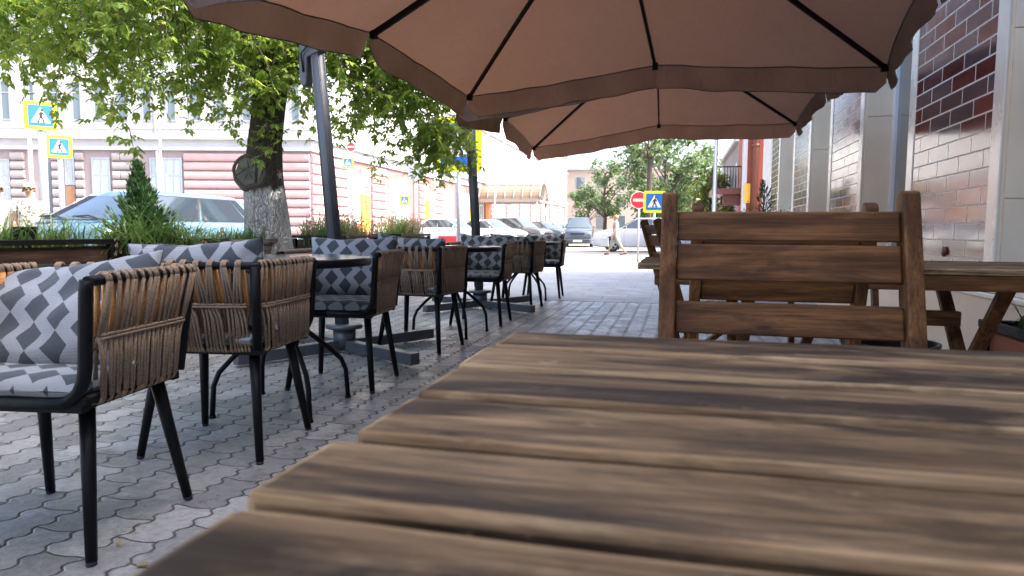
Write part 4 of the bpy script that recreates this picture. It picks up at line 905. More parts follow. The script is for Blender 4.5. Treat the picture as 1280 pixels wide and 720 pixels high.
    for li, L in enumerate(limbs):
        P = [top + Vector(p) for p in L]; pts = []
        for i in range(len(P) - 1):
            for k in range(4): pts.append(P[i].lerp(P[i + 1], k / 4) + Vector([noise.noise(Vector((i + k / 4, li * 7.3, q))) * 0.06 for q in range(3)]) * (i > 0))
        pts.append(P[-1]); n = len(pts); b = MB(); r0 = (0.09, 0.11, 0.12, 0.06, 0.07, 0.08, 0.08)[li]
        b.tube(pts, [r0 * (1 - i / n) ** 0.8 + 0.012 for i in range(n)], 8); b.build('limb', M['bark_far'], t)
        tips.append(pts)
    # twigs hung with compound leaves
    vs, fs = [], []; tw_ = MB(); leaves = 0
    for li, pts in enumerate(tips):
        low = li in (0, 1, 3)
        for q in range(150 if low else 90):
            f = r.uniform(0.22, 1.0) ** 0.8; i = int(f * (len(pts) - 1)); p = pts[i].copy()
            d = Vector((r.gauss(0, 1), r.gauss(0, 1), r.gauss(0.25, 0.55))).normalized(); Lt = r.uniform(0.45, 1.25); k = 9; cur = p; tp = [cur]
            droop = r.uniform(0.10, 0.30)
            for s_ in range(k):
                d = (d + Vector((r.gauss(0, .12), r.gauss(0, .12), -droop * (0.4 + s_ / k)))).normalized(); cur = cur + d * Lt / k; 
                wz = cur + t.location
                tp.append(cur)
                inside = wz.x > -2.15 + 0.1 * (wz.y - 5) and wz.y < 9.2 and wz.z < 3.3
                if inside or wz.z < (2.55 if wz.x < -6.0 else 2.2 if wz.x < -4.4 else 1.9): break
                if s_ >= 2:
                    for _ in range(2 if s_ < k - 2 else 3):
                        ld = (d * 0.5 + Vector((r.gauss(0, 1), r.gauss(0, 1), r.gauss(-0.35, 0.6)))).normalized(); compound_leaf(vs, fs, cur, ld, r, r.uniform(0.06, 0.105)); leaves += 1
            if len(tp) > 2: tw_.tube(tp, [0.007 * (1 - i / len(tp)) + 0.002 for i in range(len(tp))], 4, smooth=False)
    tw_.build('twigs', M['bark_far'], t, fix=False); sp_ = MB()
    # sprouts on the trunk, and masses of drooping sprigs hanging low on every side
    for c, rad_, n in (((1.15, 0.55, 2.4), (.7, .6, .42), 170), ((1.42, 0.95, 1.92), (.28, .3, .26), 62), ((0.9, 0.2, 2.9), (.9, .6, .5), 120), ((-0.9, -.8, 2.25), (.8, .5, .35), 40), ((-2.2, -1.0, 2.75), (.9, .6, .35), 90), ((-1.5, -1.0, 2.9), (1.1, .7, .35), 130), ((-.4, -0.9, 2.8), (1.0, .7, .5), 150), ((-2.9, -1.0, 3.05), (1.0, .8, .45), 120), ((.35, -.25, 2.45), (.35, .2, .35), 20), ((-.3, -.35, 2.45), (.5, .25, .3), 26), ((.2, -.2, 1.75), (.07, .05, .15), 4)):
        for _ in range(n):
            p = Vector(c) + Vector([max(-1.6, min(1.6, r.gauss(0, .62))) * q for q in rad_]); d = Vector((r.gauss(0, 1), r.gauss(0, 1), r.gauss(-.25, .5))).normalized(); tp = [p]; Lt = r.uniform(.18, .42)
            for s_ in range(5):
                d = (d + Vector((r.gauss(0, .12), r.gauss(0, .12), -.22))).normalized(); p = p + d * Lt / 5; wz = p + t.location
                if wz.x > -2.02 + 0.05 * (wz.y - 5) or (wz.x < -6.0 and wz.z < 2.5): break
                tp.append(p)
                for _k in range(2): compound_leaf(vs, fs, p, (d * .5 + Vector((r.gauss(0, 1), r.gauss(0, 1), r.gauss(-.35, .6)))).normalized(), r, r.uniform(.055, .095)); leaves += 1
            if len(tp) > 2: sp_.tube(tp, [.004, .0035, .003, .0025, .002, .002][:len(tp)], 4, smooth=False)
    sp_.build('sprigs', M['bark_far'], t, fix=False)
    b = MB(); b.add(vs, fs); b.build('crown', M['leaf'], t, fix=False); print('leaves', leaves)
big_tree()

def far_tree(label, x, y, h, rx, rz, mat, seed, n=2600, size=0.28, trunk_h=2.0, clumps=26, fill=1.0, group=None):
    r = random.Random(seed); t = thing('street_tree', label, 'tree', (x, y, 0), 0, group)
    b = MB(); pts = [Vector((0, 0, -0.1)), Vector((0.05, 0, trunk_h)), Vector((-0.1, 0.1, h * 0.55)), Vector((0.05, 0, h * 0.85))]; b.tube(pts, [0.2, 0.16, 0.1, 0.03], 8)
    cs = []
    for k in range(clumps):
        a = r.uniform(0, 6.28); zc = r.uniform(0, 1); w_ = math.sin(math.pi * (0.12 + 0.8 * zc)) ** 0.7; rr = rx * w_ * r.uniform(0.35, 1.0); c = Vector((math.cos(a) * rr, math.sin(a) * rr, trunk_h + 0.3 + zc * (h - trunk_h - 0.5))); cs.append((c, r.uniform(0.5, 1.1) * rx * 0.33))
        s0 = Vector((0, 0, max(trunk_h, c.z - rr * 0.9))); b.tube([s0, s0.lerp(c, 0.5) + Vector((0, 0, 0.2)), c], [0.06, 0.04, 0.015], 5)
    b.build('trunk', M['bark_far'], t)
    vs, fs = [], []
    for _ in range(n):
        c, rr = r.choice(cs); d = Vector((r.gauss(0, 1), r.gauss(0, 1), r.gauss(0, 1))).normalized(); p = c + d * rr * r.uniform(0.3, 1.05) ; p.z = max(p.z, trunk_h * 0.85)
        leaflet(vs, fs, p, Vector((r.gauss(0, 1), r.gauss(0, 1), r.gauss(-.4, .7))).normalized(), Vector((r.gauss(0, 1), r.gauss(0, 1), 1.2)).normalized(), size * r.uniform(.7, 1.3), size * r.uniform(.5, .8))
    b = MB(); b.add(vs, fs); b.build('crown', mat, t, fix=False)
    return t
gr = 'street trees beyond the crossing'
far_tree('big dark green tree standing beyond the no entry sign', -0.9, 57, 10.2, 4.4, 4, M['leaf_far'], 3, 6500, 0.34, 2.2, 40, group=gr)
far_tree('thin pale airy tree before the pale far building, left of the big dark tree', -6.3, 62, 7.2, 2.6, 3, M['leaf_far'], 4, 1700, 0.30, 2.0, 22, group=gr)
far_tree('yellowish green tree beside the balcony of the red building', 3.1, 68, 6.0, 3.6, 3, M['leaf_yellow'], 5, 3600, 0.32, 1.2, 30, group=gr)
far_tree('mid green street tree between the dark tree and the yellowish tree, farther back', 0.8, 84, 7.5, 3.6, 3, M['leaf_far'], 6, 3000, 0.36, 2.0, 26, group=gr)
far_tree('distant pale tree partly behind the dark parked car', -10.5, 84, 6.4, 2.6, 3, M['leaf_far'], 8, 1500, 0.34, 2.0, 20, group=gr)
far_tree('tall thin street tree nearest us beyond the crossing, behind the right hand crossing sign', -1.9, 47, 10.5, 3.0, 3, M['leaf_far'], 9, 1800, 0.3, 5.6, 20, group=gr)

# ------------------------------------------------------------------ planters and plants
def planter(name, label, loc, rz, L, W_, H_, mat, framed=True, cat='planter', panel=None, post_up=0.0):
    t = thing(name, label, cat, loc, rz, 'wooden planter boxes round the terrace')
    pm = panel or mat
    b = MB(); k = max(2, int(round((H_ - 0.06) / 0.125))); h = (H_ - 0.06) / k
    for i in range(k):
        z0, z1 = 0.06 + i * h + 0.004, 0.06 + (i + 1) * h - 0.004
        for sx in (-1, 1): b.box((sx * W_ / 2 - 0.011, -L / 2 + 0.012, z0), (sx * W_ / 2 + 0.011, L / 2 - 0.012, z1))
        for sy in (-1, 1): b.box((-W_ / 2 + 0.012, sy * L / 2 - 0.011, z0), (W_ / 2 - 0.012, sy * L / 2 + 0.011, z1))
    b.build('side_boards', pm, t, bevel=0.003)
    for sx in (-1, 1):
        for sy in (-1, 1):
            b = MB(); q = 0.022; b.box((sx * (W_ / 2 + 0.014) - q, sy * (L / 2 + 0.014) - q, 0), (sx * (W_ / 2 + 0.014) + q, sy * (L / 2 + 0.014) + q, H_ + 0.01)); b.build('corner_post', M['black'] if framed else mat, t, bevel=0.003)
    b = MB(); q = 0.04; e = 0.02
    for sx in (-1, 1): b.box((sx * W_ / 2 - q / 2 + sx * e, -L / 2 - 0.04, H_ + 0.012), (sx * W_ / 2 + q / 2 + sx * e, L / 2 + 0.04, H_ + 0.045))
    for sy in (-1, 1): b.box((-W_ / 2 - 0.0 + 0.001, sy * L / 2 - q / 2 + sy * e, H_ + 0.012), (W_ / 2 - 0.001, sy * L / 2 + q / 2 + sy * e, H_ + 0.043))
    b.build('rim', M['black'] if framed else mat, t, bevel=0.003)
    b = MB(); b.box((-W_ / 2 + 0.012, -L / 2 + 0.012, H_ - 0.16), (W_ / 2 - 0.012, L / 2 - 0.012, H_ - 0.06)); b.build('soil', M['soil'], t)
    return t
def tuft(name, label, loc, lx, ly, n, h, droop, mat, seed, cat='grass', heads=0, rz=0, wd=0.006):
    r = random.Random(seed); b = MB(); hd = MB()
    vs, fs = [], []
    for i in range(n):
        x, y = r.uniform(-lx, lx), r.uniform(-ly, ly); a = r.uniform(0, 6.28); H_ = h * r.uniform(0.45, 1.15); dr = droop * r.uniform(0.3, 1.4); w2 = wd * r.uniform(0.6, 1.3); o = len(vs); k = 6
        px, py = math.cos(a), math.sin(a); 
        for j in range(k + 1):
            f = j / k; z = H_ * (f - dr * 0.55 * f ** 3); q = H_ * dr * f ** 2 * 0.9; ww = w2 * (1 - f ** 2) + 0.0006
            c = Vector((x + px * q, y + py * q, z)); s_ = Vector((-py, px, 0.15)); vs += [tuple(c - s_ * ww), tuple(c + s_ * ww)]
        fs += [(o + 2 * j, o + 2 * j + 1, o + 2 * j + 3, o + 2 * j + 2) for j in range(k)]
        if i < heads:
            tip = Vector(vs[-1]); 
            for _ in range(12): p = tip + Vector((r.gauss(0, .02), r.gauss(0, .02), r.uniform(-.12, .04))); o2 = len(hd.v); hd.v += [tuple(p), tuple(p + Vector((.008, 0, .012))), tuple(p + Vector((0, .006, .026))), tuple(p + Vector((-.008, 0, .012)))]; hd.f.append((o2, o2 + 1, o2 + 2, o2 + 3)); hd.m.append(0); hd.sm.append(False)
    b.add(vs, fs)
    t = thing(name, label, cat, loc, rz); b.build('blades', mat, t, fix=False)
    if heads: hd.build('seed_heads', M['dry_grass'], t, fix=False)
    return t
PX = -4.05
planter('planter', 'dark brown framed planter box behind the nearest wicker chair at the left edge', (PX, 3.35, 0), 0, 1.3, 0.42, 0.755, M['planter_wood'])
tuft('grass_clump', 'bright green grass growing in the leftmost dark planter', (PX, 3.3, 0.69), 0.17, 0.62, 800, 0.33, 0.75, M['grass'], 1, wd=0.0042)
b = MB(); b.box((-0.045, -0.045, 0), (0.045, 0.045, 0.205)); b.box((-0.05, -0.05, 0.205), (0.05, 0.05, 0.22)); o = b.build('stub_post', M['black'], bevel=0.004); o.location = (PX + 0.05, 3.52, 0.66); tag(o, 'short square black post standing among the grass of the leftmost planter', 'post')
planter('planter', 'dark brown planter box holding the small conifer', (PX, 4.72, 0), 0, 1.05, 0.42, 0.745, M['planter_wood'])
tuft('ornamental_grass', 'long arching grass spilling over the planter at the foot of the small conifer', (PX + 0.12, 4.5, 0.69), 0.2, 0.36, 480, 0.46, 1.35, M['grass'], 2, heads=10, wd=0.0055)
def conifer(name, label, loc, h, rad, seed, mat, n=2400, cat='conifer', thin=1.0):
    r = random.Random(seed); t = thing(name, label, cat, loc); b = MB(); b.tube([(0, 0, 0), (0, 0, h * 0.5), (0.01, 0, h * 0.97)], [0.025, 0.015, 0.004], 6); b.build('trunk', M['bark_far'], t)
    vs, fs = [], []
    ns = max(14, n // 34)
    for i in range(ns):                                     # feathery sprays leaving the stem all round, steeper towards the tip
        f = (i + r.random()) / ns; z0 = h * (0.97 - 0.97 * f ** 0.85); a = r.uniform(0, 6.28); L = rad * (0.16 + 1.05 * min(1, f * 1.25)) * r.uniform(0.72, 1.25)
        d = Vector((math.cos(a), math.sin(a), 0.55 + 1.6 * (1 - f))).normalized(); side = Vector((-math.sin(a), math.cos(a), 0)); tip = 1.25 * L
        for q in range(n // ns):
            u = r.random() ** 0.7; p = Vector((0, 0, z0 - 0.04)) + d * tip * u + side * r.gauss(0, 0.16 * L + 0.006) + Vector((0, 0, r.gauss(0, 0.10 * L) + 0.12 * L * u * u))
            leaflet(vs, fs, p, (d + side * r.gauss(0, .5) + Vector((0, 0, r.uniform(0, .7)))).normalized(), Vector((r.gauss(0, 1), r.gauss(0, 1), .5)).normalized(), r.uniform(0.03, 0.065), r.uniform(0.009, 0.017))
    b = MB(); b.add(vs, fs); b.build('crown', mat, t, fix=False); return t
conifer('small_conifer', 'small dark green conical conifer in the planter in front of the pale blue car', (PX, 4.55, 0.66), 0.74, 0.165, 5, M['thuja'], 6800)
planter('planter', 'grey weathered planter box in front of the whitewashed tree trunk', (PX, 5.80, 0), 0, 0.92, 0.42, 0.735, M['grey_wood'], False)
tuft('grass_clump', 'bright green grass in the grey planter by the whitewashed trunk', (PX, 5.72, 0.67), 0.17, 0.42, 700, 0.27, 0.65, M['grass'], 3, wd=0.0042)
planter('planter', 'dark planter box behind the near parasol post', (PX, 7.75, 0), 0, 1.2, 0.42, 0.76, M['planter_wood'])
tuft('ornamental_grass', 'green grass with reddish seed heads behind the near parasol post', (PX, 7.7, 0.69), 0.2, 0.6, 620, 0.42, 0.7, M['grass'], 4, heads=120)
planter('planter', 'farthest dark planter box with a reddish end beside the white parked car', (PX, 9.75, 0), 0, 1.15, 0.42, 0.77, M['planter_wood'])
tuft('ornamental_grass', 'bright grass with tall dry stems in the farthest planter', (PX, 9.7, 0.70), 0.18, 0.5, 560, 0.44, 0.6, M['grass'], 5, heads=110)
planter('planter', 'black framed planter with orange red boards against the wall under the long table', (1.48, 2.96, 0), 0, 0.70, 0.32, 0.46, M['planter_wood'], True, panel=plain('terracotta_board', (0.42, 0.12, 0.06), 0.6))
tuft('grass_clump', 'green grass tuft in the orange red planter against the wall', (1.46, 2.96, 0.38), 0.1, 0.28, 240, 0.30, 0.7, M['grass'], 6)
planter('planter', 'planter box by the wall beyond the wooden chairs', (1.2, 10.3, 0), 0, 0.9, 0.38, 0.55, M['planter_wood'])
conifer('feathery_shrub', 'feathery green shrub in the planter by the far end of the wall', (1.17, 10.25, 0.48), 1.15, 0.30, 9, M['thuja'], 1100, 'shrub', 1.0)
tuft('grass_clump', 'yellow green grass beside the feathery shrub', (1.08, 10.5, 0.48), 0.2, 0.3, 200, 0.6, 0.5, M['leaf_yellow'], 8)
b = MB(); b.lathe([(0.16, 0.0), (0.20, 0.03), (0.215, 0.22), (0.19, 0.36), (0.20, 0.40), (0.185, 0.40), (0.17, 0.30)], n=28); o = b.build('round_pot', M['black_plastic']); o.location = (0.92, 3.3, 0); tag(o, 'rounded black pot on the ground under the long wooden table', 'pot')

# ------------------------------------------------------------------ road signs and lamps
SIGN_MAN = [[(0.02, 0.30), (0.07, 0.30), (0.085, 0.26), (0.07, 0.215), (0.02, 0.215), (0.005, 0.26)], [(0.0, 0.2), (0.07, 0.2), (0.12, 0.06), (0.095, 0.05), (0.06, 0.12), (0.05, 0.02), (0.10, -0.09), (0.11, -0.2), (0.075, -0.2), (0.06, -0.1), (0.0, -0.03), (-0.06, -0.2), (-0.10, -0.19), (-0.04, -0.02), (-0.02, 0.1), (-0.07, 0.03), (-0.1, 0.05)]]
def crossing_sign(label, loc, rz, size, zc, pr=0.035, with_back=True, tall=1.0, mirror=1):
    t = thing('crossing_sign', label, 'road sign', loc, rz, 'yellow bordered pedestrian crossing signs')
    b = MB(); b.tube([(0, 0.022 + pr, -0.1), (0, 0.022 + pr, zc + size * 0.3)], pr, 12); b.build('post', M['galv'], t)
    h = size / 2; b = MB(); c = 0.06 * size
    def rr(q, qz, c_): return [(-q + c_, -qz), (q - c_, -qz), (q, -qz + c_), (q, qz - c_), (q - c_, qz), (-q + c_, qz), (-q, qz - c_), (-q, -qz + c_)]
    b.prism([(x, z + zc) for x, z in rr(h, h * tall, c)], 'y', -0.004, 0.008); pl = b.build('plate', M['sign_yellow'], t)
    b = MB(); b.prism([(x, z + zc) for x, z in rr(h * 0.74, h * 0.74 * tall, c * 0.5)], 'y', -0.007, -0.0045, 0); b.prism([(-h * 0.60, zc - h * 0.50), (h * 0.60, zc - h * 0.50), (0, zc + h * 0.60)], 'y', -0.010, -0.0075, 1)
    for poly in SIGN_MAN: b.prism([(x * size * 1.05 * mirror, z * size * 0.98 + zc - h * 0.12) for x, z in poly], 'y', -0.0125, -0.0105, 2)
    for k in range(4): x = -0.36 + 0.2 * k; b.prism([(x * h, zc - h * 0.46), ((x + 0.11) * h, zc - h * 0.46), ((x + 0.11) * h, zc - h * 0.40), (x * h, zc - h * 0.40)], 'y', -0.0125, -0.0105, 2)
    b.build('pictogram', [M['sign_blue'], M['sign_white'], M['sign_black']], pl)
    b = MB(); b.box((-h * 0.5, 0.009, zc - 0.03), (h * 0.5, 0.02, zc + 0.03)); b.box((-0.06, 0.0205, zc - 0.04), (0.06, 0.03 + pr * 1.5, zc + 0.04)); b.build('bracket', M['galv'], pl)
    return t
def noentry(label, loc, rz, size, zc):
    t = thing('no_entry_sign', label, 'road sign', loc, rz, 'red and white no entry signs')
    b = MB(); b.tube([(0, 0.05, -0.1), (0, 0.05, zc + 0.2)], 0.03, 10); b.build('post', M['galv'], t)
    disc = lambda r_: [(r_ * math.cos(2 * math.pi * k / 28), zc + r_ * math.sin(2 * math.pi * k / 28)) for k in range(28)]
    b = MB(); b.prism(disc(size / 2), 'y', -0.004, 0.006, 0); b.prism(disc(size * 0.46), 'y', -0.007, -0.0045, 1); q = size * 0.34; b.box((-q, -0.010, zc - size * 0.075), (q, -0.0075, zc + size * 0.075), 0); b.build('disc', [M['sign_white'], M['sign_red']], t)
    return t
def pos(x, y, d):   # ground position of a bearing seen from the terrace (metres, computed once)
    return (x, y, 0)
crossing_sign('upper left yellow bordered pedestrian crossing sign on a white post', (-12.52, 11.5, 0), R(46), 0.56, 3.12, 0.075)
crossing_sign('lower right one of the two crossing signs behind the pale blue car', (-14.78, 14.05, 0), R(44), 0.54, 2.85, 0.06)
crossing_sign('small pedestrian crossing sign by the near parasol post in front of the pink corner', (-13.85, 27.5, 0), R(24), 0.47, 3.74)
noentry('red no entry disc above the crossing sign by the near parasol post', (-13.75, 27.62, 0), R(24), 0.40, 4.42)
crossing_sign('small far pedestrian crossing sign in front of a tall window, left of the white cars', (-9.0, 22.0, 0), R(20), 0.32, 1.87)
crossing_sign('large yellow bordered crossing sign half hidden by leaves behind the far parasol post', (-4.0, 12.4, 0), R(14), 0.88, 2.46, 0.04, tall=1.15)
crossing_sign('pedestrian crossing sign on the right above the wooden chairs, by the no entry disc', (-0.62, 19.4, 0), R(2), 0.60, 1.68, 0.035)
noentry('red no entry disc left of the right hand crossing sign', (-1.12, 21.0, 0), R(3), 0.52, 1.80)
def lamp_post(label, loc, h, heads, rz=0, r=0.05, style='bell'):
    t = thing('street_lamp', label, 'street lamp', loc, rz, 'tall grey street lamps'); b = MB(); b.tube([(0, 0, -0.1), (0, 0, 0.9), (0, 0, 0.95), (0, 0, h)], [r * 1.9, r * 1.8, r, r * 0.75], 12); b.lathe([(r * 1.2, 1.5), (r * 1.9, 1.53), (r * 1.2, 1.6)], n=12); b.build('pole', M['galv'], t)
    for s_ in heads:
        b = MB(); b.tube([(0, 0, h - 0.5), (s_ * 0.15, 0, h + 0.1), (s_ * 0.5, 0, h + 0.3), (s_ * 0.8, 0, h + 0.15), (s_ * 0.85, 0, h - 0.1)], 0.022, 8); a = b.build('arm', M['galv'], t)
        b = MB(); b.lathe([(0.03, 0.0), (0.10, -0.08), (0.22, -0.2), (0.24, -0.26), (0.2, -0.27), (0.06, -0.22)], (s_ * 0.85, 0, h - 0.08), 16); b.build('lamp_shade', M['galv'], a)
    return t
lamp_post('grey street lamp with one bell shade in front of the grey pink facade', (-16.5, 19.5, 0), 5.6, (1,), R(193))
lamp_post('street lamp pole at the very left edge of the photo', (-17.4, 15.6, 0), 6.6, (1, -1), R(193), 0.06)
lamp_post('plain grey lamp post between the red building and the street trees', (1.45, 29.2, 0), 8.5, (-1,), 0, 0.085)
def lantern(label, loc, h):
    t = thing('lantern_post', label, 'street lamp', loc, 0, 'ornate twin lanterns along the pink building'); b = MB(); b.tube([(0, 0, 0), (0, 0, 0.6), (0, 0, h)], [0.09, 0.05, 0.035], 10); b.tube([(0, -0.6, h - 0.1), (0, -0.3, h - 0.35), (0, 0, h - 0.3), (0, 0.3, h - 0.35), (0, 0.6, h - 0.1)], 0.025, 6); b.build('pole', M['galv'], t)
    for s_ in (-1, 1):
        b = MB(); b.lathe([(0.05, 0.0), (0.09, 0.04), (0.16, 0.38), (0.17, 0.40), (0.10, 0.5), (0.02, 0.6)], (0, s_ * 0.6, h - 0.1), 8); b.build('lantern', M['white_metal'], t)
lantern('twin lantern post standing before the second pier of the pink street face', (-14.6, 40.5, 0), 4.6); lantern('twin lantern post in front of the arched entrance canopy', (-13.4, 50.5, 0), 4.6)

for s_, F in ((7.15, FA), (13.1, FB), (25.0, FB)):
    b = MB(); p = lambda z: F.M @ Vector((s_, 0.22, z)); b.tube([p(0.3), p(4.5)], 0.06, 8); b.tube([F.M @ Vector((s_, 0.42, 5.3)), F.M @ Vector((s_, 0.42, 11.8))], 0.06, 8); b.build('downpipe', M['galv'], corner)
# blank oblong board above the far crossing sign
t = thing('direction_board', 'pale blank oblong board on a post in front of the tall window', 'sign', (-8.85, 22.6, 0), R(14)); b = MB(); b.tube([(0, 0.04, 0), (0, 0.04, 3.2)], 0.03, 8); b.build('post', M['galv'], t); b = MB(); b.box((-0.24, -0.01, 2.62), (0.24, 0.01, 3.2)); b.box((-0.27, -0.012, 2.60), (0.27, 0.012, 2.62)); b.build('board', M['galv'], t)
# red bench
t = thing('red_bench', 'bright red bench back seen beyond the middle wicker chairs', 'bench', (-4.35, 13.2, 0.0), R(16))
b = MB(); b.box((-0.36, 0.2, 0.44), (0.36, 0.6, 0.47)); b.build('seat', M['red_paint'], t, bevel=0.004); b = MB(); b.prism([(-0.36, 0.55), (0.36, 0.55), (0.32, 0.755), (-0.32, 0.755)], 'y', 0.17, 0.195); b.build('backrest', M['red_paint'], t, bevel=0.01, seg=2)
for s_ in (-1, 1): b = MB(); b.box((s_ * 0.3 - 0.02, 0.2, 0), (s_ * 0.3 + 0.02, 0.24, 0.44)); b.box((s_ * 0.3 - 0.02, 0.55, 0), (s_ * 0.3 + 0.02, 0.59, 0.44)); b.build('leg', M['black'], t)

# ------------------------------------------------------------------ vehicles (nose towards +x)
def paint(name, c, metal=0.0): 
    t = NT(name); t.col(c); t.set(Roughness=0.28, Metallic=metal); t.b.inputs['Coat Weight'].default_value = 0.8; t.b.inputs['Coat Roughness'].default_value = 0.04; v = t.obj(); t.bump(t.noise(v, 3, 2), 0.02, 0.02); return t.m
P_BLUE = paint('pale_blue_paint', (0.08, 0.165, 0.24), 0.1); P_WHITE = paint('white_paint_car', (0.52, 0.53, 0.55)); P_GREY = paint('grey_paint_car', (0.07, 0.07, 0.072), 0.3); P_DARK = paint('dark_blue_paint', (0.035, 0.05, 0.075), 0.2); P_SILVER = paint('silver_paint', (0.36, 0.38, 0.40), 0.5)
M['headlight'] = plain('headlight_glass', (0.6, 0.62, 0.64), 0.08, 0.2, 0.05, 5, 0); M['tail'] = plain('tail_light', (0.4, 0.02, 0.02), 0.15, 0, 0.05, 5, 0); M['plate'] = plain('number_plate', (0.7, 0.7, 0.7), 0.4, 0, 0.02, 5, 0)
def car(name, label, loc, rz, pm, L=4.3, W_=1.7, H_=1.45, hood=0.92, belt=0.95, ws=(0.95, 0.35), rear=(-1.75, -1.2), nose=0.72, tailz=0.95, wr=0.31, fx=1.28, rx=-1.22, gl=None, wiper=False, mir=True):
    t = thing(name, label, 'car', loc, rz, 'parked cars'); h = L / 2; hw = W_ / 2
    # lower body: slices across the length with rounded shoulders
    st = []; NX = 44
    def top(x):
        if x > ws[0]: f = (x - ws[0]) / (h - ws[0]); return hood + (belt - hood) * (1 - f) ** 2 * 0.5 - (hood - nose) * f ** 2.5
        if x < rear[0]: f = (rear[0] - x) / max(0.01, h + rear[0]); return belt + (tailz - belt) * f - 0.05 * f ** 3
        return belt
    def wid(x): f = abs(x) / h; return hw * (1 - 0.13 * max(0, (f - 0.72) / 0.28) ** 2.2)
    def bot(x):
        z = 0.20 + 0.06 * max(0, (abs(x) / h - 0.85) / 0.15)
        return z
    b = MB(); vs = []; sec = 9
    for i in range(NX + 1):
        x = -h + L * i / NX; tz = top(x); w_ = wid(x); bz = bot(x); mid = bz + (tz - bz) * 0.62
        for y, z in ((w_ * 0.93, bz), (w_ * 0.985, bz + 0.10), (w_, mid), (w_ * 0.955, tz - 0.04), (w_ * 0.90, tz), (0, tz + 0.025), (-w_ * 0.90, tz), (-w_ * 0.955, tz - 0.04), (-w_, mid), (-w_ * 0.985, bz + 0.10), (-w_ * 0.93, bz)): vs.append((x, y, z))
    n = 11; fs = []
    for i in range(NX):
        for j in range(n - 1): fs.append((i * n + j, i * n + j + 1, (i + 1) * n + j + 1, (i + 1) * n + j))
        fs.append((i * n + n - 1, i * n, (i + 1) * n, (i + 1) * n + n - 1))
    fs += [tuple(range(n)), tuple(NX * n + k for k in range(n))[::-1]]
    b.add(vs, fs, 0, True); body = b.build('body', pm, t)
    for e in (): pass
    # cabin
    roofw, beltw = hw * 0.70, hw * 0.89; zr = H_ - 0.035
    def cab(z, inset=0.0):
        f = (z - belt) / (zr - belt); xf = ws[0] + (ws[1] - ws[0]) * f; xr = rear[0] + (rear[1] - rear[0]) * f; yw = beltw + (roofw - beltw) * f; return xf, xr, yw
    b = MB(); vs = []; rows = [belt - 0.03, belt + (zr - belt) * 0.5, zr - 0.02, zr + 0.012, H_]; ins = [0, 0, 0, 0.035, 0.16]; q = 0
    for z, i_ in zip(rows, ins):
        xf, xr, yw = cab(min(z, zr)); xf -= i_; xr += i_; yw -= i_
        for k in range(5): y = -yw + 2 * yw * k / 4; vs.append((xf + 0.07 * (1 - (2 * k / 4 - 1) ** 2), y, z))
        for k in range(5): x = xf + (xr - xf) * (k + 1) / 6; vs.append((x, yw, z))
        for k in range(5): y = yw - 2 * yw * k / 4; vs.append((xr - 0.05 * (1 - (2 * k / 4 - 1) ** 2), y, z))
        for k in range(5): x = xr + (xf - xr) * (k + 1) / 6; vs.append((x, -yw, z))
    n = 20; fs = [(i * n + j, i * n + (j + 1) % n, (i + 1) * n + (j + 1) % n, (i + 1) * n + j) for i in range(len(rows) - 1) for j in range(n)] + [tuple((len(rows) - 1) * n + k for k in range(n))]
    b.add(vs, fs, 0, True); cb_ = b.build('cabin', pm, t)
    g = gl or M['car_glass']; off = 0.007
    def quad(name, pts):
        b = MB(); m_ = len(pts); c = sum((Vector(p) for p in pts), Vector()) / m_; nn = (Vector(pts[1]) - Vector(pts[0])).cross(Vector(pts[2]) - Vector(pts[0])).normalized()
        if nn.dot(c - Vector((0, 0, 0.8))) < 0: nn = -nn
        o_ = [Vector(p) + nn * off for p in pts]; i_ = [Vector(p) - nn * 0.02 for p in pts]
        gk = MB(); gk.add([c + (Vector(p) - c) * 1.09 + nn * 0.0035 for p in pts], [tuple(range(m_))]); gk.build('window_trim', M['black_plastic'], cb_, fix=False)
        b.add(o_ + i_, [tuple(range(m_)), tuple(range(m_, 2 * m_))[::-1]] + [(k, (k + 1) % m_, m_ + (k + 1) % m_, m_ + k) for k in range(m_)]); return b.build(name, g, cb_)
    z0, z1 = belt + 0.015, zr - 0.05
    def bowq(name, idx, bow):
        b = MB(); vs = []; K = 8
        for z in (z0, z1):
            xf, xr, yw = cab(z); x = (xf, xr)[idx]; yw -= 0.075
            for k in range(K + 1): y = -yw + 2 * yw * k / K; vs.append((x + bow * (1 - (y / (yw + 0.075)) ** 2) + (0.014 if idx == 0 else -0.014), y, z))
        b.add(vs, [(k, k + 1, K + 2 + k, K + 1 + k) for k in range(K)], 0, True)
        m0 = [(x - (0.03 if idx == 0 else -0.03), y, z) for x, y, z in vs]; return b.build(name, g, cb_)
    bowq('windshield', 0, 0.07); bowq('rear_window', 1, -0.05)
    for s_ in (-1, 1):
        xf0, xr0, y0 = cab(z0); xf1, xr1, y1 = cab(z1); a0, a1 = xf0 - 0.10, xf1 - 0.07; c0, c1 = xr0 + 0.16, xr1 + 0.10
        cuts = [0.0, 0.475, 0.525, 0.90, 0.93, 1.0] if (a0 - c0) > 2.0 else [0.0, 0.49, 0.54, 1.0]
        for k in range(0, len(cuts) - 1, 2):
            f0, f1 = cuts[k], cuts[k + 1]; L0 = lambda f, a, c: a + (c - a) * f
            quad('side_window', [(L0(f0, a0, c0), s_ * y0, z0), (L0(f1, a0, c0), s_ * y0, z0), (L0(f1, a1, c1), s_ * y1, z1), (L0(f0, a1, c1), s_ * y1, z1)])
        b = MB(); b.lathe([(0.005, -0.004), (0.07, 0), (0.075, 0.05), (0.03, 0.09)], (0, 0, 0), 10); 
        b.v = [(ws[0] - 0.25 + z * 0.6 - 0.05, s_ * (hw * 0.96 + 0.06 + x * 0.9), belt + 0.05 + y * 0.8) for x, y, z in b.v]; b.build('mirror', pm if mir else M['black_plastic'], t)
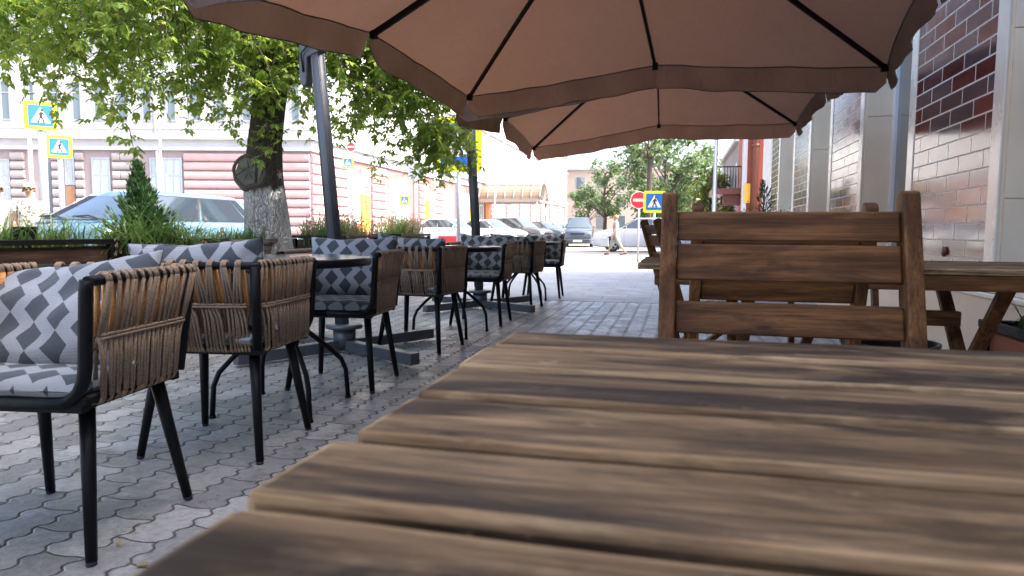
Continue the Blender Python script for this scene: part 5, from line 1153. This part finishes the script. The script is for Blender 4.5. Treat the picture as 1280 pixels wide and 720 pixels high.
        for xw in (fx, rx):
            W0 = hw - 0.105; b = MB(); prof = [(wr * 0.62, -0.095), (wr * 0.9, -0.1), (wr, -0.07), (wr, 0.07), (wr * 0.9, 0.1), (wr * 0.62, 0.095)]; b.lathe(prof, n=26); b.v = [(xw + x, s_ * (W0 + z + 0.012), wr + y) for x, y, z in b.v]; wh = b.build('wheel', M['rubber'], t)
            b = MB(); b.lathe([(wr * 0.64, 0.09), (wr * 0.62, 0.10), (wr * 0.5, 0.085), (wr * 0.18, 0.095), (wr * 0.1, 0.1)], n=20); 
            for k in range(5): a = 2 * math.pi * k / 5; b.bar((0, 0, 0.1), (wr * 0.58 * math.cos(a), wr * 0.58 * math.sin(a), 0.1), 0.05, 0.02)
            b.v = [(xw + x, s_ * (W0 + z + 0.012), wr + y) for x, y, z in b.v]; b.build('rim', P_SILVER, wh)
            b = MB(); b.tube([(xw + (wr + 0.045) * math.cos(a), s_ * (hw * 0.985), wr + (wr + 0.045) * math.sin(a)) for a in [math.pi * k / 12 for k in range(-1, 14)]], 0.028, 6); 
            vs2 = [(xw, s_ * (hw * 0.99 + 0.004), wr)] + [(xw + (wr + 0.04) * math.cos(a), s_ * (hw * 0.998 + 0.003), wr + (wr + 0.04) * math.sin(a)) for a in [math.pi * k / 12 for k in range(-3, 16)]]
            b.add(vs2, [(0, k, k + 1) for k in range(1, len(vs2) - 1)]); b.build('wheel_arch', M['black_plastic'], t)
        b = MB(); b.box((h - 0.16, s_ * hw * 0.52, nose - 0.14), (h - 0.01, s_ * hw * 0.86, nose - 0.0), 0); b.build('headlight', M['headlight'], t, bevel=0.02, seg=2)
        b = MB(); b.box((-h + 0.0, s_ * hw * 0.60, tailz - 0.26), (-h + 0.10, s_ * hw * 0.88, tailz - 0.08)); b.build('tail_light', M['tail'], t, bevel=0.015, seg=2)
    b = MB(); b.box((h - 0.1, -hw * 0.84, 0.26), (h + 0.045, hw * 0.84, 0.47)); b.build('front_bumper', pm if pm != P_BLUE else M['black_plastic'], t, bevel=0.04, seg=2)
    b = MB(); b.box((-h - 0.045, -hw * 0.84, 0.28), (-h + 0.1, hw * 0.84, 0.50)); b.build('rear_bumper', pm if pm != P_BLUE else M['black_plastic'], t, bevel=0.04, seg=2)
    b = MB(); b.box((h - 0.08, -hw * 0.45, nose - 0.16), (h + 0.012, hw * 0.45, nose - 0.05)); b.build('grille', M['black_plastic'], t, bevel=0.01); b = MB(); b.box((h + 0.046, -0.26, 0.31), (h + 0.055, 0.26, 0.42)); b.build('number_plate', M['plate'], t)
    for s_ in (-1, 1):
        b = MB(); x = (ws[0] + rear[0]) / 2 + 0.05
        for q in (ws[0] - 0.18, x, rear[0] + 0.15): b.box((q - 0.004, s_ * (hw - 0.006), 0.33), (q + 0.004, s_ * (hw + 0.0015), belt - 0.08))
        b.box((x + 0.06, s_ * (hw * 0.985), belt - 0.14), (x + 0.2, s_ * (hw + 0.012), belt - 0.11)); b.build('door_seam', M['black_plastic'], t)
    if wiper:
        for y0_ in (-0.05, 0.55):
            b = MB(); z = belt + 0.02; b.tube([(ws[0] + 0.06, y0_ - 0.1, z - 0.01), (ws[0] + 0.045, y0_ - 0.35, z + 0.05), (ws[0] + 0.05, y0_ - 0.6, z + 0.04)], 0.012, 5); b.tube([(ws[0] + 0.075, y0_ - 0.08, z), (ws[0] + 0.055, y0_ - 0.62, z + 0.035)], 0.008, 5); b.build('wiper', M['black_plastic'], cb_)
    return t
# pale blue hatchback parked beyond the planters, nose towards us
car('hatchback_car', 'pale blue hatchback parked nose towards us behind the grass planters', (-8.33, 9.75, -0.07), R(-90), P_BLUE, 4.0, 1.66, 1.52, 0.99, 1.05, (1.55, 0.72), (-1.78, -1.25), 0.80, 1.0, 0.29, 1.22, -1.22, glass_mat('blue_sky_glass', (0.02, 0.035, 0.05)), True)
def fit(x, y): return (x, y, -0.07)
cw = dict(L=4.5, W_=1.75, H_=1.56, hood=1.02, belt=1.06, ws=(1.05, 0.25), nose=0.80, wr=0.33, fx=1.38, rx=-1.3)
car('saloon_car', 'white saloon car parked side on, leftmost of the far row', fit(-11.9, 35.3), R(-12), P_WHITE, rear=(-1.65, -0.95), tailz=1.03, **cw)
car('saloon_car', 'white saloon car behind the far parasol post, second from the left', fit(-10.6, 38.6), R(-22), P_WHITE, rear=(-1.65, -0.95), tailz=1.03, **cw)
cs_ = dict(cw); cs_.update(H_=1.74, belt=1.12, hood=1.08, nose=0.88)
car('suv_car', 'dark grey sport utility car nosing out of the far row', fit(-9.8, 42.6), R(-22), P_GREY, rear=(-2.0, -1.6), tailz=1.08, **cs_)
car('saloon_car', 'dark car half hidden to the right of the grey sport utility car', fit(-9.2, 47.3), R(-24), P_DARK, rear=(-1.65, -0.95), tailz=1.03, **cw)
car('hatchback_car', 'silver car at the right end of the far row', fit(-9.0, 51.5), R(-24), P_SILVER, rear=(-2.0, -1.5), tailz=1.05, **cw)
car('hatchback_car', 'white car farthest along the row beside the dark front-on car', fit(-8.9, 56), R(-30), P_WHITE, rear=(-2.0, -1.5), tailz=1.05, **cw)
car('suv_car', 'dark blue car facing us head on in the street', fit(-5.75, 41.5), R(-84), P_DARK, rear=(-2.0, -1.6), tailz=1.08, **cs_)
car('hatchback_car', 'white hatchback side on behind the crossing pedestrian', fit(-1.55, 32.6), R(186), P_WHITE, rear=(-2.0, -1.5), tailz=1.05, **cw)

# ------------------------------------------------------------------ people
def skin_body(name, verts, edges, radii, mat, parent, sub=2):
    me = bpy.data.meshes.new(name); me.from_pydata(verts, edges, []); o = bpy.data.objects.new(name, me); COL.objects.link(o)
    md = o.modifiers.new('skin', 'SKIN'); md.use_smooth_shade = True
    for i, r_ in enumerate(radii): me.skin_vertices[0].data[i].radius = r_ if isinstance(r_, tuple) else (r_, r_)
    me.skin_vertices[0].data[0].use_root = True
    s_ = o.modifiers.new('sub', 'SUBSURF'); s_.levels = sub; s_.render_levels = sub
    dg = bpy.context.evaluated_depsgraph_get(); m2 = bpy.data.meshes.new_from_object(o.evaluated_get(dg)); bpy.data.objects.remove(o); m2.materials.clear(); m2.materials.append(mat)
    q = bpy.data.objects.new(name, m2); COL.objects.link(q); q.parent = parent; return q
def cloth_rings(b, rings, n=18):
    vs = []
    for c, rx_, ry_ in rings:
        for k in range(n): a = 2 * math.pi * k / n; vs.append((c[0] + rx_ * math.cos(a), c[1] + ry_ * math.sin(a), c[2]))
    fs = [(i * n + j, i * n + (j + 1) % n, (i + 1) * n + (j + 1) % n, (i + 1) * n + j) for i in range(len(rings) - 1) for j in range(n)]
    b.add(vs, fs, 0, True)
def person(label, loc, rz, h, top_mat, low_mat, hair_mat, stride=0.0, arms=((0.06, 0.0), (0.06, 0.0)), glasses=False, hat=None, skirt=False, hair='short', female=True):
    t = thing('person', label, 'person', loc, rz); k = h / 1.70
    sw = 0.165 if female else 0.19
    V = [(0, 0, 0.94), (0, 0, 1.08), (0, 0, 1.25), (0, 0, 1.40), (0, 0.0, 1.48), (0, -0.01, 1.55), (0, -0.02, 1.63), (0, -0.005, 1.68)]
    E = [(i, i + 1) for i in range(7)]; Rr = [(0.14, 0.10), (0.12, 0.088), (0.145, 0.10), (0.12, 0.075), 0.052, 0.06, 0.082, 0.055]
    for s_, (ax, ay) in zip((-1, 1), arms):
        o = len(V); V += [(s_ * sw, 0.01, 1.385), (s_ * (sw + 0.03 + ax * 0.5), 0.02 + ay * 0.5, 1.12), (s_ * (sw + 0.02 + ax), -0.05 + ay, 0.89), (s_ * (sw + 0.01 + ax), -0.075 + ay, 0.80)]; E += [(3, o), (o, o + 1), (o + 1, o + 2), (o + 2, o + 3)]; Rr += [0.055, 0.041, 0.029, 0.034]
        for f in range(5):
            q = len(V); fo = (f - 1.5) * 0.017; L_ = (0.075, 0.088, 0.083, 0.066, 0.05)[f]; bx = s_ * (sw + 0.01 + ax)
            if f < 4: V += [(bx, -0.075 + ay + fo, 0.765), (bx - s_ * 0.006, -0.08 + ay + fo, 0.765 - L_ * 0.55), (bx - s_ * 0.018, -0.083 + ay + fo, 0.765 - L_)]
            else: V += [(bx - s_ * 0.012, -0.105 + ay, 0.79), (bx - s_ * 0.02, -0.125 + ay, 0.765), (bx - s_ * 0.024, -0.13 + ay, 0.74)]
            E += [(o + 3, q), (q, q + 1), (q + 1, q + 2)]; Rr += [0.0095, 0.0085, 0.007]
    for s_, st in ((-1, stride), (1, -stride)):
        o = len(V); V += [(s_ * 0.09, 0, 0.88), (s_ * 0.10, -st * 0.5 - 0.015, 0.48), (s_ * 0.10, -st + (0.10 if st < 0 else 0.0), 0.085 + (0.04 if st < 0 else 0)), (s_ * 0.11, -st - 0.13, 0.035)]; E += [(0, o), (o, o + 1), (o + 1, o + 2), (o + 2, o + 3)]; Rr += [0.088, 0.055, 0.037, 0.032]
    V = [tuple(c * k for c in v) for v in V]; Rr = [tuple(x * k for x in r_) if isinstance(r_, tuple) else r_ * k for r_ in Rr]
    body = skin_body('body', V, E, Rr, M['skin'], t)
    b = MB()
    cloth_rings(b, [((0, 0, 0.86 * k), 0.195 * k, 0.145 * k), ((0, 0, 0.98 * k), 0.185 * k, 0.14 * k), ((0, 0, 1.1 * k), 0.165 * k, 0.125 * k), ((0, -0.01, 1.25 * k), 0.19 * k, 0.145 * k), ((0, 0, 1.38 * k), 0.205 * k, 0.115 * k), ((0, 0, 1.445 * k), 0.12 * k, 0.085 * k), ((0, 0, 1.47 * k), 0.07 * k, 0.068 * k)])
    for s_, (ax, ay) in zip((-1, 1), arms):
        b.tube([(s_ * (sw - 0.03) * k, 0.01 * k, 1.40 * k), (s_ * (sw + 0.01) * k, 0.015 * k, 1.36 * k), (s_ * (sw + 0.022 + ax * .3) * k, (0.02 + ay * 0.3) * k, 1.22 * k)], [0.066 * k, 0.07 * k, 0.066 * k], 12, cap=False)
    b.build('blouse' if female else 'shirt', top_mat, t)
    b = MB()
    if skirt: cloth_rings(b, [((0, 0, 0.40 * k), 0.26 * k, 0.22 * k), ((0, 0, 0.7 * k), 0.22 * k, 0.18 * k), ((0, 0, 0.9 * k), 0.19 * k, 0.15 * k), ((0, 0, 1.03 * k), 0.16 * k, 0.12 * k)]); b.build('skirt', low_mat, t)
    else:
        cloth_rings(b, [((0, 0, 0.80 * k), 0.185 * k, 0.14 * k), ((0, 0, 0.92 * k), 0.18 * k, 0.135 * k), ((0, 0, 1.0 * k), 0.16 * k, 0.12 * k)])
        for s_, st in ((-1, stride), (1, -stride)): b.tube([(s_ * 0.09 * k, 0, 0.86 * k), (s_ * 0.10 * k, (-st * .5 - .015) * k, 0.50 * k), (s_ * 0.10 * k, (-st * .78) * k, 0.28 * k)], [0.105 * k, 0.08 * k, 0.072 * k], 12)
        b.build('trousers', low_mat, t)
    for s_, st in ((-1, stride), (1, -stride)):
        b = MB(); yy_ = -st + (0.10 if st < 0 else 0); zz = 0.04 if st < 0 else 0; b.tube([(s_ * 0.10 * k, (yy_ + 0.05) * k, (0.045 + zz) * k), (s_ * 0.105 * k, (yy_ - 0.05) * k, (0.04 + zz * .6) * k), (s_ * 0.11 * k, (-st - 0.16) * k, 0.028 * k)], [0.042 * k, 0.046 * k, 0.03 * k], 10); b.build('shoe', M['black_plastic'], t)
    b = MB(); n = 16; vs = []
    for i in range(9):
        th = math.pi * (0.0 + 0.62 * i / 8); rr = 0.108 * k
        for j in range(n):
            a = 2 * math.pi * j / n; x, y, z = math.sin(th) * math.cos(a), math.sin(th) * math.sin(a), math.cos(th); front = max(0, -y); q = rr * (1 + 0.12 * noise.noise(Vector((x * 4, y * 4, z * 4))) * (2.2 if hair == 'curly' else 1)); zz = z if not (front > 0.35 and z < 0.38) else 0.38
            vs.append((x * q * 0.95, y * q * 1.08 - 0.012 * k + (0.03 * k if front > 0.35 and z < .4 else 0), zz * q + 1.628 * k))
    b.add(vs, [(i * n + j, i * n + (j + 1) % n, (i + 1) * n + (j + 1) % n, (i + 1) * n + j) for i in range(8) for j in range(n)], 0, True); hr = b.build('hair', hair_mat, t)
    b = MB(); b.add([(-0.012 * k, -0.098 * k, 1.60 * k), (0.012 * k, -0.098 * k, 1.60 * k), (0, -0.122 * k, 1.602 * k), (0, -0.1 * k, 1.64 * k)], [(0, 2, 3), (1, 3, 2), (0, 1, 2)]); b.build('nose', M['skin'], t)
    b = MB(); b.box((-0.022 * k, -0.101 * k, 1.572 * k), (0.022 * k, -0.09 * k, 1.580 * k)); b.build('mouth', M['brown_pipe'], t)
    b = MB()
    for s_ in (-1, 1):
        if glasses: b.lathe([(0.001, 0), (0.026 * k, 0.002), (0.026 * k, 0.006), (0.001, 0.008)], (0, 0, 0), 12); q = len(b.v) - 48; b.v[q:] = [(s_ * 0.033 * k + x, -0.107 * k - z, 1.635 * k + y) for x, y, z in b.v[q:]]
        else: b.box((s_ * 0.03 * k - 0.01, -0.1 * k, 1.632 * k), (s_ * 0.03 * k + 0.01, -0.088 * k, 1.643 * k))
    if glasses: b.box((-0.012 * k, -0.112 * k, 1.637 * k), (0.012 * k, -0.106 * k, 1.641 * k)); b.build('sunglasses', M['sign_black'], t)
    else: b.build('eyes', M['sign_black'], t)
    for s_ in (-1, 1):
        b = MB(); b.lathe([(0.004, -0.03 * k), (0.018 * k, -0.01 * k), (0.02 * k, 0.015 * k), (0.006, 0.032 * k)], (s_ * 0.085 * k, 0.0, 1.622 * k), 8); b.build('ear', M['skin'], t)
    if hat:
        b = MB(); b.lathe([(0.19 * k, 1.665 * k), (0.185 * k, 1.675 * k), (0.115 * k, 1.69 * k), (0.105 * k, 1.77 * k), (0.05 * k, 1.80 * k)], (0, -0.01, 0), 18); b.build('hat', hat, t)
    return t
def print_mat():
    t = NT('patterned_blouse'); v = t.obj(); n = t.noise(v, 26, 3, 0.6); t.col(t.ramp(n, [(0.44, (0.06, 0.07, 0.06)), (0.50, (0.42, 0.40, 0.33)), (0.7, (0.50, 0.48, 0.40))])); t.set(Roughness=0.85); return t.m
M['blouse'] = print_mat(); M['white_cloth'] = plain('white_trousers', (0.52, 0.49, 0.44), 0.85); M['blond'] = plain('pale_blond_hair', (0.50, 0.37, 0.18), 0.6, 0, 0.2, 40, 0.4); M['red_hair'] = plain('reddish_hair', (0.42, 0.14, 0.05), 0.6, 0, 0.2, 40, 0.4); M['grey_cloth'] = plain('grey_green_cloth', (0.26, 0.27, 0.24), 0.85); M['straw'] = plain('straw_hat', (0.6, 0.5, 0.32), 0.8)
person('woman with pale curly hair, sunglasses and a patterned blouse walking by the left signs', (-10.83, 9.65, -0.07), R(46), 1.66, M['blouse'], M['white_cloth'], M['blond'], 0.16, ((0.05, 0.02), (0.06, -0.03)), True, hair='curly')
person('person in a straw hat cut by the left edge of the photo', (-11.35, 9.5, -0.07), R(46), 1.66, M['white_cloth'], M['grey_cloth'], M['blond'], 0.12, ((0.05, 0.0), (0.06, 0.0)), False, hat=M['straw'], female=False)
ped = person('red haired pedestrian striding across the road in front of the white hatchback', (-2.35, 27.6, -0.07), R(-80), 1.55, M['grey_cloth'], M['grey_cloth'], M['red_hair'], 0.33, ((0.05, 0.12), (0.06, -0.12)))
for k, (dx, lab) in enumerate(((-0.42, 'pale shopping bag swinging ahead of the crossing pedestrian'),)):
    t = thing('shopping_bag', lab, 'bag', (-2.35 + dx, 27.5, 0.26)); b = MB(); b.prism([(-0.17, 0), (0.17, 0), (0.14, 0.36), (-0.14, 0.36)], 'y', -0.07, 0.07); b.build('bag_body', M['galv'], t, bevel=0.02); b = MB(); b.tube([(-0.09, 0, 0.36), (-0.06, 0, 0.47), (0.06, 0, 0.47), (0.09, 0, 0.36)], 0.008, 5); b.build('handle', M['galv'], t)

# dry leaves and scraps lying on the paving
r = random.Random(77); vs, fs = [], []
for _ in range(190):
    x, y = r.uniform(-4.4, 0.6), r.uniform(1.2, 9.5); a = r.uniform(0, 6.28); d = Vector((math.cos(a), math.sin(a), r.uniform(-.05, .25))).normalized()
    leaflet(vs, fs, Vector((x, y, 0.006 + r.random() * 0.004)), d, Vector((r.gauss(0, .15), r.gauss(0, .15), 1)).normalized(), r.uniform(0.018, 0.05), r.uniform(0.008, 0.02))
b = MB(); b.add(vs, fs); tag(b.build('fallen_leaves', leaf_mat('dry_leaf', [(0.22, 0.14, 0.06), (0.30, 0.24, 0.09), (0.14, 0.08, 0.04), (0.16, 0.17, 0.05)], 0.2, 0.8), fix=False), 'small dry leaves scattered over the grey paving', 'leaf litter', kind='stuff')
